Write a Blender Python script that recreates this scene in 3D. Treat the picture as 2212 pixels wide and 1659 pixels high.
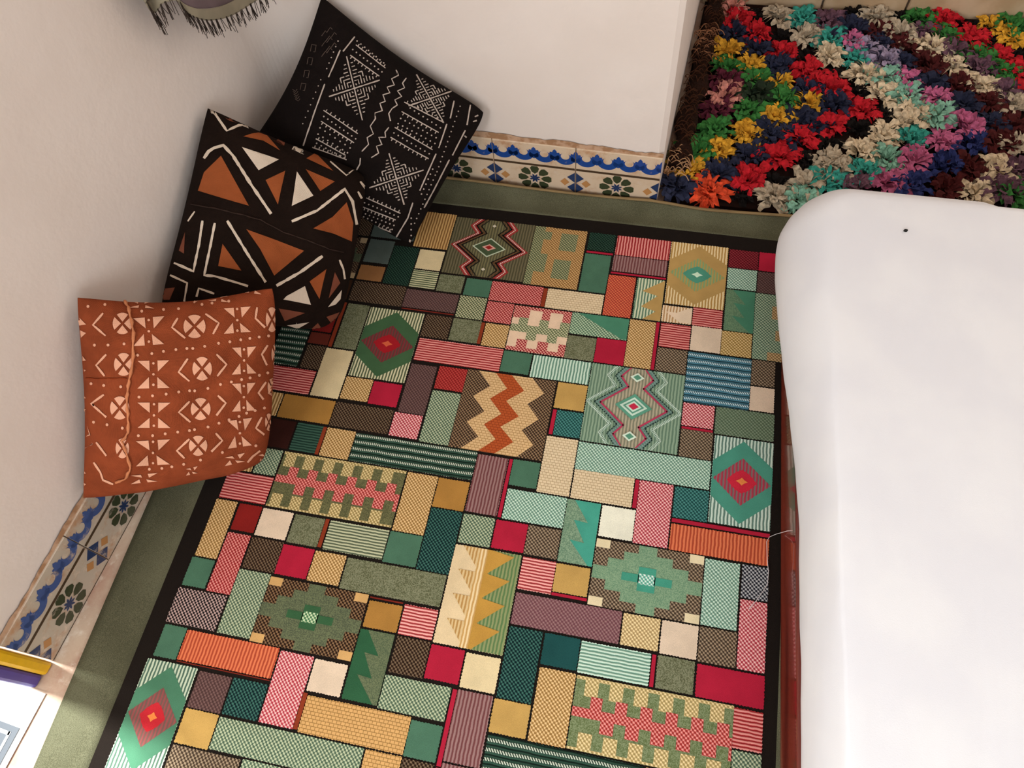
import bpy, bmesh, math, random
from mathutils import Vector, Matrix
from mathutils.bvhtree import BVHTree

# ------------------------------------------------------------------ clear
for o in list(bpy.data.objects):
    bpy.data.objects.remove(o, do_unlink=True)
scene = bpy.context.scene
COL = scene.collection
random.seed(7)

# ------------------------------------------------------------------ camera
IMG_W, IMG_H, FPX = 2212.0, 1659.0, 1665.218
CAM_R = Matrix(((0.9788583, -0.1410776, 0.1480997),
                (0.1942538, 0.8679195, -0.4571445),
                (-0.0640457, 0.4762486, 0.8769751)))
CAM_P = Vector((0.0, 0.0, 1.46))
cam = bpy.data.cameras.new('camera')
cam.sensor_fit = 'HORIZONTAL'
cam.sensor_width = 36.0
cam.lens = FPX / IMG_W * 36.0
cam.clip_start = 0.01
camo = bpy.data.objects.new('camera', cam)
COL.objects.link(camo)
camo.matrix_world = Matrix.Translation(CAM_P) @ CAM_R.to_4x4()
scene.camera = camo

# ------------------------------------------------------------------ world, lights, exposure
scene.view_settings.view_transform = 'Standard'
scene.view_settings.look = 'None'
scene.view_settings.gamma = 1.0
scene.view_settings.use_curve_mapping = False
scene.view_settings.exposure = 0.08

world = bpy.data.worlds.new('daylight')
scene.world = world
world.use_nodes = True
wn = world.node_tree.nodes
wn['Background'].inputs[0].default_value = (0.80, 0.90, 1.0, 1)
wn['Background'].inputs[1].default_value = 1.0

def area(name, loc, target, sx, sy, watts, col):
    l = bpy.data.lights.new(name, 'AREA')
    l.shape = 'RECTANGLE'; l.size = sx; l.size_y = sy
    l.energy = watts; l.color = col
    o = bpy.data.objects.new(name, l); COL.objects.link(o)
    o.location = loc
    o.rotation_euler = (Vector(target) - Vector(loc)).to_track_quat('-Z', 'Y').to_euler()
    return o
# daylight entering by the tall window behind the camera and the far bay's opening
area('window_daylight', (0.75, -1.72, 1.55), (0.75, 0.6, 0.2), 1.5, 1.3, 23, (0.86, 0.94, 1.0))
area('mattress_side_fill', (-1.16, -1.25, 1.4), (0.5, 0.35, 0.2), 0.75, 1.1, 33, (0.84, 0.93, 1.0))  # added cool fill at an invented left opening, brightens the mattress side
area('door_daylight', (-1.10, -0.36, 1.0), (0.8, 0.3, 0.3), 0.7, 1.7, 6, (1.0, 0.84, 0.66))
area('bay_daylight', (1.88, 1.55, 1.7), (0.3, 1.4, 0.2), 0.6, 0.9, 5, (1.0, 0.86, 0.72))
sun = bpy.data.lights.new('sun', 'SUN')
sun.energy = 9.0; sun.angle = math.radians(4); sun.color = (0.95, 1.0, 1.0)
suno = bpy.data.objects.new('sun', sun); COL.objects.link(suno)
suno.rotation_euler = Vector((0.31, -0.05, -1.0)).to_track_quat('-Z', 'Y').to_euler()

# ------------------------------------------------------------------ helpers
def lin(c):
    return c / 12.92 if c <= 0.04045 else ((c + 0.055) / 1.055) ** 2.4
def rgb(h):
    h = h.lstrip('#')
    return tuple(lin(int(h[i:i + 2], 16) / 255.0) for i in (0, 2, 4)) + (1.0,)
def ray(px, py):
    return (CAM_R @ Vector(((px - IMG_W / 2) / FPX, -(py - IMG_H / 2) / FPX, -1.0))).normalized()
def on_z(px, py, z=0.0):
    d = ray(px, py); t = (z - CAM_P.z) / d.z
    return CAM_P + d * t

def mesh_obj(name, verts, faces, mat=None, parent=None, smooth=False, origin=None):
    me = bpy.data.meshes.new(name)
    if origin is not None:
        verts = [(v[0] - origin[0], v[1] - origin[1], v[2] - origin[2]) for v in verts]
    me.from_pydata([tuple(v) for v in verts], [], faces)
    me.update()
    return link(name, me, mat, parent, smooth, None if parent else origin)
def link(name, me, mat=None, parent=None, smooth=False, loc=None):
    if smooth:
        for p in me.polygons: p.use_smooth = True
    o = bpy.data.objects.new(name, me); COL.objects.link(o)
    if mat: me.materials.append(mat)
    if parent: o.parent = parent
    if loc is not None: o.location = loc
    return o
def bm_obj(name, bm, mat=None, parent=None, smooth=False, loc=None):
    me = bpy.data.meshes.new(name); bm.to_mesh(me); bm.free()
    return link(name, me, mat, parent, smooth, loc)
def tag(o, label, cat, group=None):
    o['label'] = label; o['category'] = cat
    if group: o['group'] = group
    return o
def struct(o, label=None):
    o['kind'] = 'structure'
    if label: o['label'] = label
    return o
def empty(name, loc):
    o = bpy.data.objects.new(name, None); COL.objects.link(o)
    o.location = loc; o.empty_display_size = 0.05
    return o

class MB:
    """collects vertices and faces in one mesh"""
    def __init__(s): s.v = []; s.f = []
    def quad(s, a, b, c, d):
        i = len(s.v); s.v += [a, b, c, d]; s.f.append((i, i + 1, i + 2, i + 3))
    def poly(s, pts):
        i = len(s.v); s.v += list(pts); s.f.append(tuple(range(i, i + len(pts))))
    def box(s, x0, x1, y0, y1, z0, z1):
        i = len(s.v)
        s.v += [(x0, y0, z0), (x1, y0, z0), (x1, y1, z0), (x0, y1, z0), (x0, y0, z1), (x1, y0, z1), (x1, y1, z1), (x0, y1, z1)]
        s.f += [tuple(i + k for k in q) for q in ((3, 2, 1, 0), (4, 5, 6, 7), (0, 1, 5, 4), (1, 2, 6, 5), (2, 3, 7, 6), (3, 0, 4, 7))]
    def prism(s, plan, z0, z1):
        n = len(plan); i = len(s.v)
        s.v += [(p[0], p[1], z0) for p in plan] + [(p[0], p[1], z1) for p in plan]
        s.f.append(tuple(i + k for k in reversed(range(n)))); s.f.append(tuple(i + n + k for k in range(n)))
        for k in range(n):
            m = (k + 1) % n; s.f.append((i + k, i + m, i + n + m, i + n + k))
    def grid(s, fn, nu, nv, flip=False):
        i = len(s.v)
        for a in range(nv + 1):
            for b in range(nu + 1): s.v.append(tuple(fn(b / nu, a / nv)))
        for a in range(nv):
            for b in range(nu):
                p = i + a * (nu + 1) + b
                q = (p, p + 1, p + nu + 2, p + nu + 1)
                s.f.append(tuple(reversed(q)) if flip else q)
    def tube(s, pts, r, n=6):
        base = len(s.v); pts = [Vector(p) for p in pts]
        for k, p in enumerate(pts):
            t = (pts[min(k + 1, len(pts) - 1)] - pts[max(k - 1, 0)]).normalized()
            a = t.orthogonal().normalized() if k == 0 else (a - t * a.dot(t)).normalized()
            b = t.cross(a)
            rr = r(k / (len(pts) - 1)) if callable(r) else r
            for j in range(n):
                w = 2 * math.pi * j / n
                s.v.append(tuple(p + a * (math.cos(w) * rr) + b * (math.sin(w) * rr)))
        for k in range(len(pts) - 1):
            for j in range(n):
                m = (j + 1) % n
                s.f.append((base + k * n + j, base + k * n + m, base + (k + 1) * n + m, base + (k + 1) * n + j))
        s.f.append(tuple(base + j for j in reversed(range(n))))
        e = base + (len(pts) - 1) * n
        s.f.append(tuple(e + j for j in range(n)))
    def build(s, name, mat=None, parent=None, smooth=False, origin=None):
        return mesh_obj(name, s.v, s.f, mat, parent, smooth, origin)

# ------------------------------------------------------------------ materials
class NT:
    def __init__(s, name, rough=0.9, spec=0.2):
        s.m = bpy.data.materials.new(name); s.m.use_nodes = True
        s.t = s.m.node_tree; s.b = s.t.nodes['Principled BSDF']
        s.b.inputs['Roughness'].default_value = rough
        s.b.inputs['Specular IOR Level'].default_value = spec
        s.tc = s.t.nodes.new('ShaderNodeTexCoord')
    def n(s, kind, **kw):
        x = s.t.nodes.new(kind)
        for k, v in kw.items(): setattr(x, k, v)
        return x
    def l(s, a, b): s.t.links.new(a, b)
    def math(s, op, a, b=None, c=None):
        x = s.n('ShaderNodeMath', operation=op)
        for i, v in enumerate((a, b, c)):
            if v is None: continue
            if isinstance(v, (int, float)): x.inputs[i].default_value = v
            else: s.l(v, x.inputs[i])
        return x.outputs[0]
    def xyz(s):
        x = s.n('ShaderNodeSeparateXYZ'); s.l(s.tc.outputs['Object'], x.inputs[0]); return x.outputs
    def noise(s, scale, detail=2.0, rough=0.5, vec=None):
        x = s.n('ShaderNodeTexNoise'); x.inputs['Scale'].default_value = scale
        x.inputs['Detail'].default_value = detail; x.inputs['Roughness'].default_value = rough
        s.l(vec or s.tc.outputs['Object'], x.inputs['Vector']); return x.outputs['Fac']
    def smooth(s, v, lo, hi):
        x = s.n('ShaderNodeMapRange', interpolation_type='SMOOTHSTEP')
        s.l(v, x.inputs[0]); x.inputs[1].default_value = lo; x.inputs[2].default_value = hi
        return x.outputs[0]
    def mix(s, fac, a, b):
        x = s.n('ShaderNodeMix', data_type='RGBA')
        if isinstance(fac, (int, float)): x.inputs['Factor'].default_value = fac
        else: s.l(fac, x.inputs['Factor'])
        for k, v in (('A', a), ('B', b)):
            i = [q for q in x.inputs if q.name == k and q.type == 'RGBA'][0]
            if isinstance(v, tuple): i.default_value = v
            else: s.l(v, i)
        return [q for q in x.outputs if q.type == 'RGBA'][0]
    def color(s, c):
        if isinstance(c, tuple): s.b.inputs['Base Color'].default_value = c
        else: s.l(c, s.b.inputs['Base Color'])
    def bump(s, h, strength=0.3, dist=0.002):
        x = s.n('ShaderNodeBump'); x.inputs['Strength'].default_value = strength
        x.inputs['Distance'].default_value = dist
        s.l(h, x.inputs['Height']); s.l(x.outputs[0], s.b.inputs['Normal'])

_mats = {}
def shade(c, k): return (c[0] * k, c[1] * k, c[2] * k, 1.0)
def weave(kind, h1, h2=None):
    """one woven carpet texture: the yarn colours h1 (ground) and h2 (figure)"""
    key = (kind, h1, h2)
    if key in _mats: return _mats[key]
    t = NT('woven_%s_%s' % (kind, h1), 0.95, 0.1)
    a = rgb(h1); b = rgb(h2) if h2 else shade(a, 0.75)
    X = t.xyz(); wob = t.noise(70, 1); fine = t.noise(900, 1)
    if kind == 'plain':
        v = t.math('ADD', t.math('MULTIPLY', fine, 0.5), t.math('MULTIPLY', t.noise(25, 2), 0.5))
        f = t.smooth(v, 0.3, 0.7)
        t.color(t.mix(f, shade(a, 0.86), shade(a, 1.1))); t.bump(fine, 0.35, 0.0015)
    elif kind == 'heather':
        v = t.math('ADD', t.math('MULTIPLY', t.noise(520, 2), 0.85), t.math('MULTIPLY', t.noise(60, 2), 0.15))
        f = t.smooth(v, 0.36, 0.64)
        t.color(t.mix(f, a, b)); t.bump(fine, 0.35, 0.0015)
    elif kind in ('vs', 'hs'):
        per = 0.0067 if kind == 'vs' else 0.0059
        ax = X[0] if kind == 'vs' else X[1]
        ph = t.math('ADD', t.math('MULTIPLY', ax, 2 * math.pi / per), t.math('MULTIPLY', wob, 2.6))
        sn = t.math('SINE', ph)
        f = t.smooth(t.math('ADD', sn, t.math('MULTIPLY', t.math('SUBTRACT', fine, 0.5), 1.0)), -0.45, 0.35)
        t.color(t.mix(f, a, b)); t.bump(sn, 0.35, 0.001)
    elif kind in ('tweed', 'twill'):
        k = 2 * math.pi / 0.0074
        w2 = t.math('MULTIPLY', wob, 3.0)
        p = t.math('SINE', t.math('ADD', t.math('MULTIPLY', t.math('ADD', X[0], X[1]), k), w2))
        q = t.math('SINE', t.math('ADD', t.math('MULTIPLY', t.math('SUBTRACT', X[0], X[1]), k), w2))
        pq = t.math('ADD', t.math('MULTIPLY', p, 0.75), t.math('MULTIPLY', q, 0.6))
        nn = t.math('MULTIPLY', t.math('SUBTRACT', fine, 0.5), 1.6)
        f = t.smooth(t.math('ADD', pq, nn), -0.30, 0.55)
        if kind == 'twill': f = t.math('MULTIPLY', f, 0.75)
        t.color(t.mix(f, a, b)); t.bump(pq, 0.35, 0.0012)
    elif kind == 'brick':
        x = t.n('ShaderNodeTexBrick'); t.l(t.tc.outputs['Object'], x.inputs['Vector'])
        x.inputs['Scale'].default_value = 1.0
        x.inputs['Brick Width'].default_value = 0.0078; x.inputs['Row Height'].default_value = 0.0058
        x.inputs['Mortar Size'].default_value = 0.0007; x.inputs['Mortar Smooth'].default_value = 0.6
        x.inputs['Color1'].default_value = a; x.inputs['Color2'].default_value = shade(a, 0.93)
        x.inputs['Mortar'].default_value = b
        t.color(x.outputs['Color']); t.bump(t.math('SUBTRACT', 1.0, x.outputs['Fac']), 0.4, 0.0012)
    elif kind == 'cable':
        ph = t.math('ADD', t.math('MULTIPLY', X[1], 2 * math.pi / 0.0152), t.math('MULTIPLY', t.noise(30, 1), 1.6))
        sn = t.math('SINE', ph)
        rope = t.math('SINE', t.math('ADD', t.math('MULTIPLY', X[0], 2 * math.pi / 0.0048), t.math('MULTIPLY', X[1], 900.0)))
        lo = t.smooth(sn, -0.95, -0.75)
        hi = t.smooth(sn, 0.35, 0.55)
        lt = t.smooth(t.math('ADD', rope, t.math('MULTIPLY', t.math('SUBTRACT', fine, .5), 1.5)), -0.5, 0.3)
        ropec = t.mix(lt, shade(a, 0.5), b)
        c = t.mix(lo, shade(a, 0.22), a)
        edge = t.math('MULTIPLY', t.smooth(sn, 0.18, 0.3), t.math('SUBTRACT', 1.0, hi))
        c = t.mix(edge, c, shade(a, 0.16))
        t.color(t.mix(hi, c, ropec)); t.bump(sn, 0.4, 0.002)
    _mats[key] = t.m
    return t.m
def cloth(name, h, rough=0.95, bump=0.25, scale=500, var=0.2, dist=0.001, lo=None):
    t = NT(name, rough, 0.12)
    a = rgb(h)
    f = t.smooth(t.noise(14, 3), 0.3, 0.7)
    X = t.xyz()
    t.color(t.mix(f, shade(a, 1 - var), shade(a, 1 + var * 0.5))); t.bump(t.noise(scale, 2), bump, dist)
    return t.m

# ------------------------------------------------------------------ the room
A0 = Vector((-0.9911, 0.0437)); AL = math.radians(5.7)
DL = Vector((math.sin(AL), math.cos(AL))); NL = Vector((DL.y, -DL.x))          # along the left wall, and into the room
B0 = Vector((0.0051, 1.3109)); AB = math.radians(-1.5)
DB = Vector((math.cos(AB), math.sin(AB))); NB = Vector((DB.y, -DB.x))          # along the back wall, and into the room
def cross2(a, b): return a.x * b.y - a.y * b.x
S_CORNER = cross2(B0 - A0, DB) / cross2(DL, DB)
CORNER = A0 + DL * S_CORNER

def plaster(name, h, tint):
    t = NT(name, 0.85, 0.25)
    f = t.smooth(t.noise(3.0, 4), 0.35, 0.65)
    t.color(t.mix(f, rgb(h), rgb(tint)))
    v = t.math('ADD', t.noise(9, 5), t.math('MULTIPLY', t.noise(60, 3), 0.25))
    t.bump(v, 0.12, 0.02)
    return t.m
M_WALL = plaster('white_plaster', 'e2d5cb', 'e8dcd3')
M_CEIL = plaster('ceiling_plaster', 'e6ded6', 'ece6e0')
def floor_mat():
    t = NT('worn_cement', 0.7, 0.3)
    f = t.smooth(t.noise(7, 6, 0.65), 0.35, 0.68)
    f2 = t.smooth(t.noise(26, 4, 0.7), 0.5, 0.72)
    c = t.mix(f, rgb('c9b49e'), rgb('b08a76'))
    t.color(t.mix(f2, c, rgb('d9cdbd'))); t.bump(t.noise(30, 5), 0.3, 0.006)
    return t.m
m = MB(); m.box(-3.2, 2.4, -2.2, 2.6, -0.12, 0.0)
struct(m.build('floor', floor_mat(), origin=(0, 0, 0)), 'worn pinkish cement floor under the carpets')
m = MB(); m.box(-1.28, 2.4, -2.2, 2.6, 2.6, 2.75)
struct(m.build('ceiling', M_CEIL, origin=(0, 0, 2.6)))

def wall_slab(name, p, q, nrm, thick, z0, z1, n=1):
    """upright slab: inner face from p to q, thickness away from the room"""
    m = MB(); o = -nrm * thick
    plan = [p, q, q + o, p + o]
    m.prism([(a.x, a.y) for a in plan], z0, z1)
    return m
# left wall with the doorway towards the camera
m = MB(); q_ = CORNER + DL * 0.1
m.prism([(v.x, v.y) for v in (A0, q_, q_ - NL * 0.3, A0 - NL * 0.3 + DL * 0.10)], 0, 2.6)
DOOR = A0 - DL * 0.80
m2 = wall_slab('', DOOR, A0 - DL * 0.90, NL, 0.3, 0, 2.6)
m4 = wall_slab('', A0 - DL * 0.90, A0 - DL * 1.70, NL, 0.3, 0, 0.80)  # sill of an unseen opening, added to admit the mattress fill
m5 = wall_slab('', A0 - DL * 0.90, A0 - DL * 1.70, NL, 0.3, 2.0, 2.6)
m6 = wall_slab('', A0 - DL * 1.70, A0 - DL * 2.4, NL, 0.3, 0, 2.6)
m3 = wall_slab('', A0, DOOR, NL, 0.3, 1.95, 2.6)
for k in (m2, m3, m4, m5, m6):
    i = len(m.v); m.v += k.v; m.f += [tuple(i + a for a in f) for f in k.f]
wl = struct(m.build('wall_left', M_WALL, origin=(A0.x, A0.y, 0)), 'white plaster wall on the left with a doorway at its near end')
# back wall: the end of a thick white pier, its free end slightly splayed
m = MB()
plan = [CORNER - DB * 0.2, B0 - DB * 0.012, B0 + Vector((0.0, 0.010)), Vector((0.046, 2.087)), Vector((0.05, 2.2)), Vector((CORNER.x - 0.2, 2.2))]
m.prism([(p.x, p.y) for p in plan], 0, 2.6)
struct(m.build('wall_back', M_WALL, origin=(B0.x, B0.y, 0)), 'white plaster wall behind the black cushion')
# softly rounded inner corner
rc = 0.11; pa = CORNER - DL * rc; pb = CORNER + DB * rc
arcp = [pa * ((1 - f) ** 2) + CORNER * (2 * f * (1 - f)) + pb * (f * f) for f in [k / 16 for k in range(17)]]
m = MB(); m.prism([(p.x, p.y) for p in arcp] + [(CORNER.x - 0.02, CORNER.y + 0.02)], 0.0, 2.59)
struct(m.build('trim_1', M_WALL, origin=(CORNER.x, CORNER.y, 0), smooth=False), 'rounded plaster inner corner')
FAR_Y = 2.10
m = MB(); m.box(0.04, 2.4, FAR_Y, 2.4, 0, 2.6)
struct(m.build('wall_far', M_WALL, origin=(1, FAR_Y, 0)))
m = MB(); m.box(1.95, 2.2, -2.0, 1.2, 0, 2.6); m.box(1.95, 2.2, 1.2, 1.9, 0, 1.2); m.box(1.95, 2.2, 1.2, 1.9, 2.2, 2.6); m.box(1.95, 2.2, 1.9, 2.4, 0, 2.6)
struct(m.build('wall_right', M_WALL, origin=(1.95, 0, 0)))
m = MB(); y0, y1 = -2.05, -1.8
m.box(-1.5, -0.05, y0, y1, 0, 2.6); m.box(1.55, 2.2, y0, y1, 0, 2.6); m.box(-0.05, 1.55, y0, y1, 0, 0.85); m.box(-0.05, 1.55, y0, y1, 2.25, 2.6)
struct(m.build('wall_front', M_WALL, origin=(0, -1.8, 0)))

# doorway jamb painted yellow and violet
def glaze(name, h, rough=0.3):
    t = NT(name, rough, 0.5)
    f = t.smooth(t.noise(40, 3), 0.3, 0.7)
    t.color(t.mix(f, rgb(h), shade(rgb(h), 1.15))); t.bump(t.noise(60, 2), 0.08, 0.004)
    return t.m
door = struct(empty('door_1', (A0.x, A0.y, 0)), 'doorway jamb with yellow and violet painted bands')
def jamb(name, s0, s1, h, out=0.012):
    m = MB(); p = A0 - DL * s0; q = A0 - DL * s1
    plan = [p + NL * out, q + NL * out, q - NL * 0.02, p - NL * 0.02]
    m.prism([(a.x, a.y) for a in plan], 0.0, 1.94)
    o = m.build(name, glaze(name + '_paint', h, 0.4), door, origin=(A0.x, A0.y, 0))
    bv = o.modifiers.new('b', 'BEVEL'); bv.width = 0.006; bv.segments = 2
    return o
jamb('yellow_band', 0.003, 0.027, 'd8a80c'); jamb('violet_band', 0.0275, 0.052, '4a3a86', 0.006)
m = MB()
def dpt(s, d, z): 
    p = A0 - DL * s + NL * d; return (p.x, p.y, z)
m.quad(dpt(0.054, -0.32, 0.004), dpt(0.80, -0.32, 0.004), dpt(0.80, 0.03, 0.004), dpt(0.054, 0.03, 0.004))
m.build('threshold_slab', glaze('pale_threshold', 'd9dcdc', 0.35), door, origin=(A0.x, A0.y, 0))
t = NT('slate_tile', 0.3, 0.5); t.color(rgb('3e454e'))
m = MB()
for k in range(4):
    s0 = 0.118 + 0.17 * k
    m.quad(dpt(s0, -0.3, 0.006), dpt(s0 + 0.10, -0.3, 0.006), dpt(s0 + 0.10, 0.018, 0.006), dpt(s0, 0.018, 0.006))
sl = m.build('slate_band', t.m, door, origin=(A0.x, A0.y, 0))
t = NT('white_line', 0.3, 0.5); t.color(rgb('f2f4f4'))
m = MB()
for k in range(4):
    for j in range(3):
        s0 = 0.128 + 0.17 * k + 0.030 * j
        m.quad(dpt(s0, -0.3, 0.007), dpt(s0 + 0.006, -0.3, 0.007), dpt(s0 + 0.006, 0.006, 0.007), dpt(s0, 0.006, 0.007))
    s0 = 0.128 + 0.17 * k
    m.quad(dpt(s0, 0.002, 0.007), dpt(s0 + 0.066, 0.002, 0.007), dpt(s0 + 0.066, 0.007, 0.007), dpt(s0, 0.007, 0.007))
m.build('white_lines', t.m, sl, origin=(A0.x, A0.y, 0))

# ------------------------------------------------------------------ glazed skirting tiles
def tile_mat(name, h, worn):
    t = NT(name, 0.22, 0.5)
    f = t.smooth(t.noise(18, 5, 0.65), 0.45, 0.75)
    c = t.mix(f, rgb(h), rgb('b98a64'))
    t.color(t.mix(t.smooth(t.noise(55, 4, 0.7), 0.52 , 0.75), c, rgb('d8c4ae'))); t.bump(t.noise(30, 2), 0.1, 0.003)
    return t.m
def motif_mat(name, h, worn):
    t = NT(name, 0.25, 0.5)
    f = t.smooth(t.noise(35, 5, 0.7), 0.62 - worn, 0.80 - worn)
    t.color(t.mix(f, rgb(h), rgb('b9a898')))
    return t.m
TM = {}
for side, worn in (('back', 0.0), ('left', 0.09)):
    TM[side] = dict(body=tile_mat('cream_glaze_' + side, 'd6bea2' if side == 'back' else 'c0b2a0', worn), blue=motif_mat('cobalt_' + side, '1f468c' if side == 'back' else '43578c', worn), dark=motif_mat('brown_line_' + side, '4a3828', worn * 0.6),
                    green=motif_mat('olive_' + side, '39402a', worn), navy=motif_mat('navy_' + side, '27395f', worn), tan=motif_mat('ochre_' + side, 'b98450', worn))
TW, TH = 0.200, 0.155
def arc(cx, cz, r, a0, a1, n):
    return [(cx + r * math.cos(math.radians(a0 + (a1 - a0) * k / n)), cz + r * math.sin(math.radians(a0 + (a1 - a0) * k / n))) for k in range(n + 1)]
def tile_shapes():
    """polygons (x, z) of one tile's painting, x from -TW/2 to TW/2"""
    S = dict(blue=[], dark=[], green=[], navy=[], tan=[])
    hw = TW / 2 - 0.0015
    S['dark'].append([(-hw, 0.0850), (hw, 0.0850), (hw, 0.0915), (-hw, 0.0915)])
    S['dark'].append([(-hw, 0.0), (hw, 0.0), (hw, 0.003), (-hw, 0.003)])
    for k in range(4):
        cx = -0.075 + 0.05 * k
        out = arc(cx, 0.127, 0.0265, 192, 348, 14); inn = arc(cx, 0.1275, 0.0105, 52, -232, 14)
        n = len(out)
        for j in range(n - 1): S['blue'].append([out[j], out[j + 1], inn[n - 2 - j], inn[n - 1 - j]])
        for e in (-1, 1):                                     # half crowns between the crescents
            x0 = cx + e * 0.025
            S['blue'].append([(x0, 0.110), (x0, 0.146), (x0 - e * 0.0045, 0.141), (x0 - e * 0.0055, 0.136), (x0 - e * 0.0110, 0.137), (x0 - e * 0.0125, 0.132), (x0 - e * 0.0095, 0.128), (x0 - e * 0.0120, 0.122), (x0 - e * 0.0105, 0.115)][::1 if e < 0 else -1])
    for k in range(8):
        a = math.radians(45 * k + 0)
        ca, sa = math.cos(a), math.sin(a)
        pet = [(0.015, 0), (0.022, -0.0078), (0.034, -0.0112), (0.041, -0.007), (0.041, 0.007), (0.034, 0.0112), (0.022, 0.0078)]
        S['green'].append([(ca * x - sa * y, 0.044 + (sa * x + ca * y) * 0.97) for x, y in pet])
        b = math.radians(45 * k + 22.5); cb, sb = math.cos(b), math.sin(b)
        S['navy'].append([(cb * x - sb * y, 0.044 + sb * x + cb * y) for x, y in ((0.004, 0), (0.009, -0.003), (0.015, 0), (0.009, 0.003))])
    S['navy'].append(arc(0, 0.044, 0.0075, 0, 315, 7))
    for e in (-1, 1):
        for cz in (0.061, 0.027):
            S['navy'].append([(e * hw, cz - 0.017), (e * (hw - 0.019), cz), (e * hw, cz + 0.017)][::e])
        S['tan'].append([(e * (hw - 0.036), 0.044), (e * (hw - 0.0245), 0.0315), (e * (hw - 0.013), 0.044), (e * (hw - 0.0245), 0.0565)][::e])
    return S
SHAPES = tile_shapes()
_tm = {}
def tile_meshes(side, w0, w1):
    key = (side, w0, w1)
    if key in _tm: return _tm[key]
    bm = bmesh.new()
    bmesh.ops.create_cube(bm, size=1.0)
    bmesh.ops.scale(bm, vec=(w1 - w0 - 0.0016, 0.009, TH - 0.001), verts=bm.verts)
    bmesh.ops.translate(bm, vec=((w0 + w1) / 2, 0.0045, TH / 2), verts=bm.verts)
    bmesh.ops.bevel(bm, geom=bm.edges[:], offset=0.0012, segments=1, affect='EDGES')
    body = bpy.data.meshes.new('tile'); bm.to_mesh(body); bm.free(); body.materials.append(TM[side]['body'])
    parts = []
    for nm, colr in (('scalloped_band', 'blue'), ('dividing_line', 'dark'), ('flower', 'green'), ('diamond', 'navy'), ('ochre_lozenge', 'tan')):
        m = MB()
        for pl in SHAPES[colr]:
            q = [(min(max(x, w0 + 0.001), w1 - 0.001), 0.0096, max(z, 0.001)) for x, z in pl]
            if max(a[0] for a in q) - min(a[0] for a in q) < 1e-5: continue
            m.poly(q)
        me = bpy.data.meshes.new(nm); me.from_pydata(m.v, [], m.f); me.update(); me.materials.append(TM[side][colr])
        parts.append((nm, me))
    _tm[key] = (body, parts)
    return _tm[key]
def skirting(name, side, start, d, nrm, spans, label):
    root = struct(empty(name, (start.x, start.y, 0)), label)
    ang = math.atan2(d.y, d.x)
    flip = 1 if (Vector((-d.y, d.x)) - nrm).length < 0.1 else -1
    for c, w0, w1 in spans:
        body, parts = tile_meshes(side, w0, w1)
        o = bpy.data.objects.new('tile', body); COL.objects.link(o); o.parent = root
        o.location = (d.x * c, d.y * c, 0); o.rotation_euler = (0, 0, ang)
        for nm, me in parts:
            p = bpy.data.objects.new(nm, me); COL.objects.link(p); p.parent = o
    return root
h = TW / 2
full = (-h, h)
# tiles are laid with their local +y towards the room, so walk each wall with the room on the left hand
skb = skirting('baseboard_back', 'back', B0, -DB, NB, [(0.1 + 0.2 * k, -h, h) for k in range(4)], 'glazed cream tile skirting with blue scallops and flowers along the back wall')
skl = skirting('baseboard_left', 'left', A0, -DL, NL, [(-0.1 - 0.2 * k, -h, h) for k in range(6)], 'worn cream tile skirting with faded flowers along the left wall')
skf = struct(empty('baseboard_far', (0.05, FAR_Y, 0)), 'plain cream tile skirting beyond the rag rug')
t = NT('plain_cream_tile', 0.4, 0.4); t.color(t.mix(t.smooth(t.noise(12, 4), 0.35, 0.65), rgb('b79a78'), rgb('cdb393')))
x = 0.0
for w in (0.33, 0.22, 0.31, 0.19, 0.3, 0.25, 0.3):
    m = MB(); m.box(x + 0.003, x + w - 0.003, -0.03, 0, 0, 0.085)
    o = m.build('tile', t.m, skf, origin=(0, 0, 0)); bv = o.modifiers.new('b', 'BEVEL'); bv.width = 0.003
    x += w
def ragged(name, p, d, nrm, length, z0, z1, mat, root, n=120, out=0.006):
    m = MB(); rnd = random.Random(3)
    prev = None; a = z1; 
    for k in range(n + 1):
        s = length * k / n
        a += rnd.uniform(-0.0025, 0.0025); a = min(max(a, z1 - 0.006), z1 + 0.004)
        q = p + d * s + nrm * out
        cur = ((q.x, q.y, z0), (q.x - nrm.x * 0.003, q.y - nrm.y * 0.003, a))
        if prev: m.quad(prev[0], cur[0], cur[1], prev[1])
        prev = cur
    return m.build(name, mat, root, origin=(root.location.x, root.location.y, 0))
t = NT('old_mortar', 0.95, 0.1); t.color(t.mix(t.smooth(t.noise(60, 4), 0.4, 0.6), rgb('9a7455'), rgb('b8967a'))); M_MORTAR = t.m
ragged('mortar_line', B0, -DB, NB, 0.85, TH - 0.001, 0.165, M_MORTAR, skb)
ragged('mortar_line', A0, DL, NL, S_CORNER, TH - 0.001, 0.163, M_MORTAR, skl)

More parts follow.
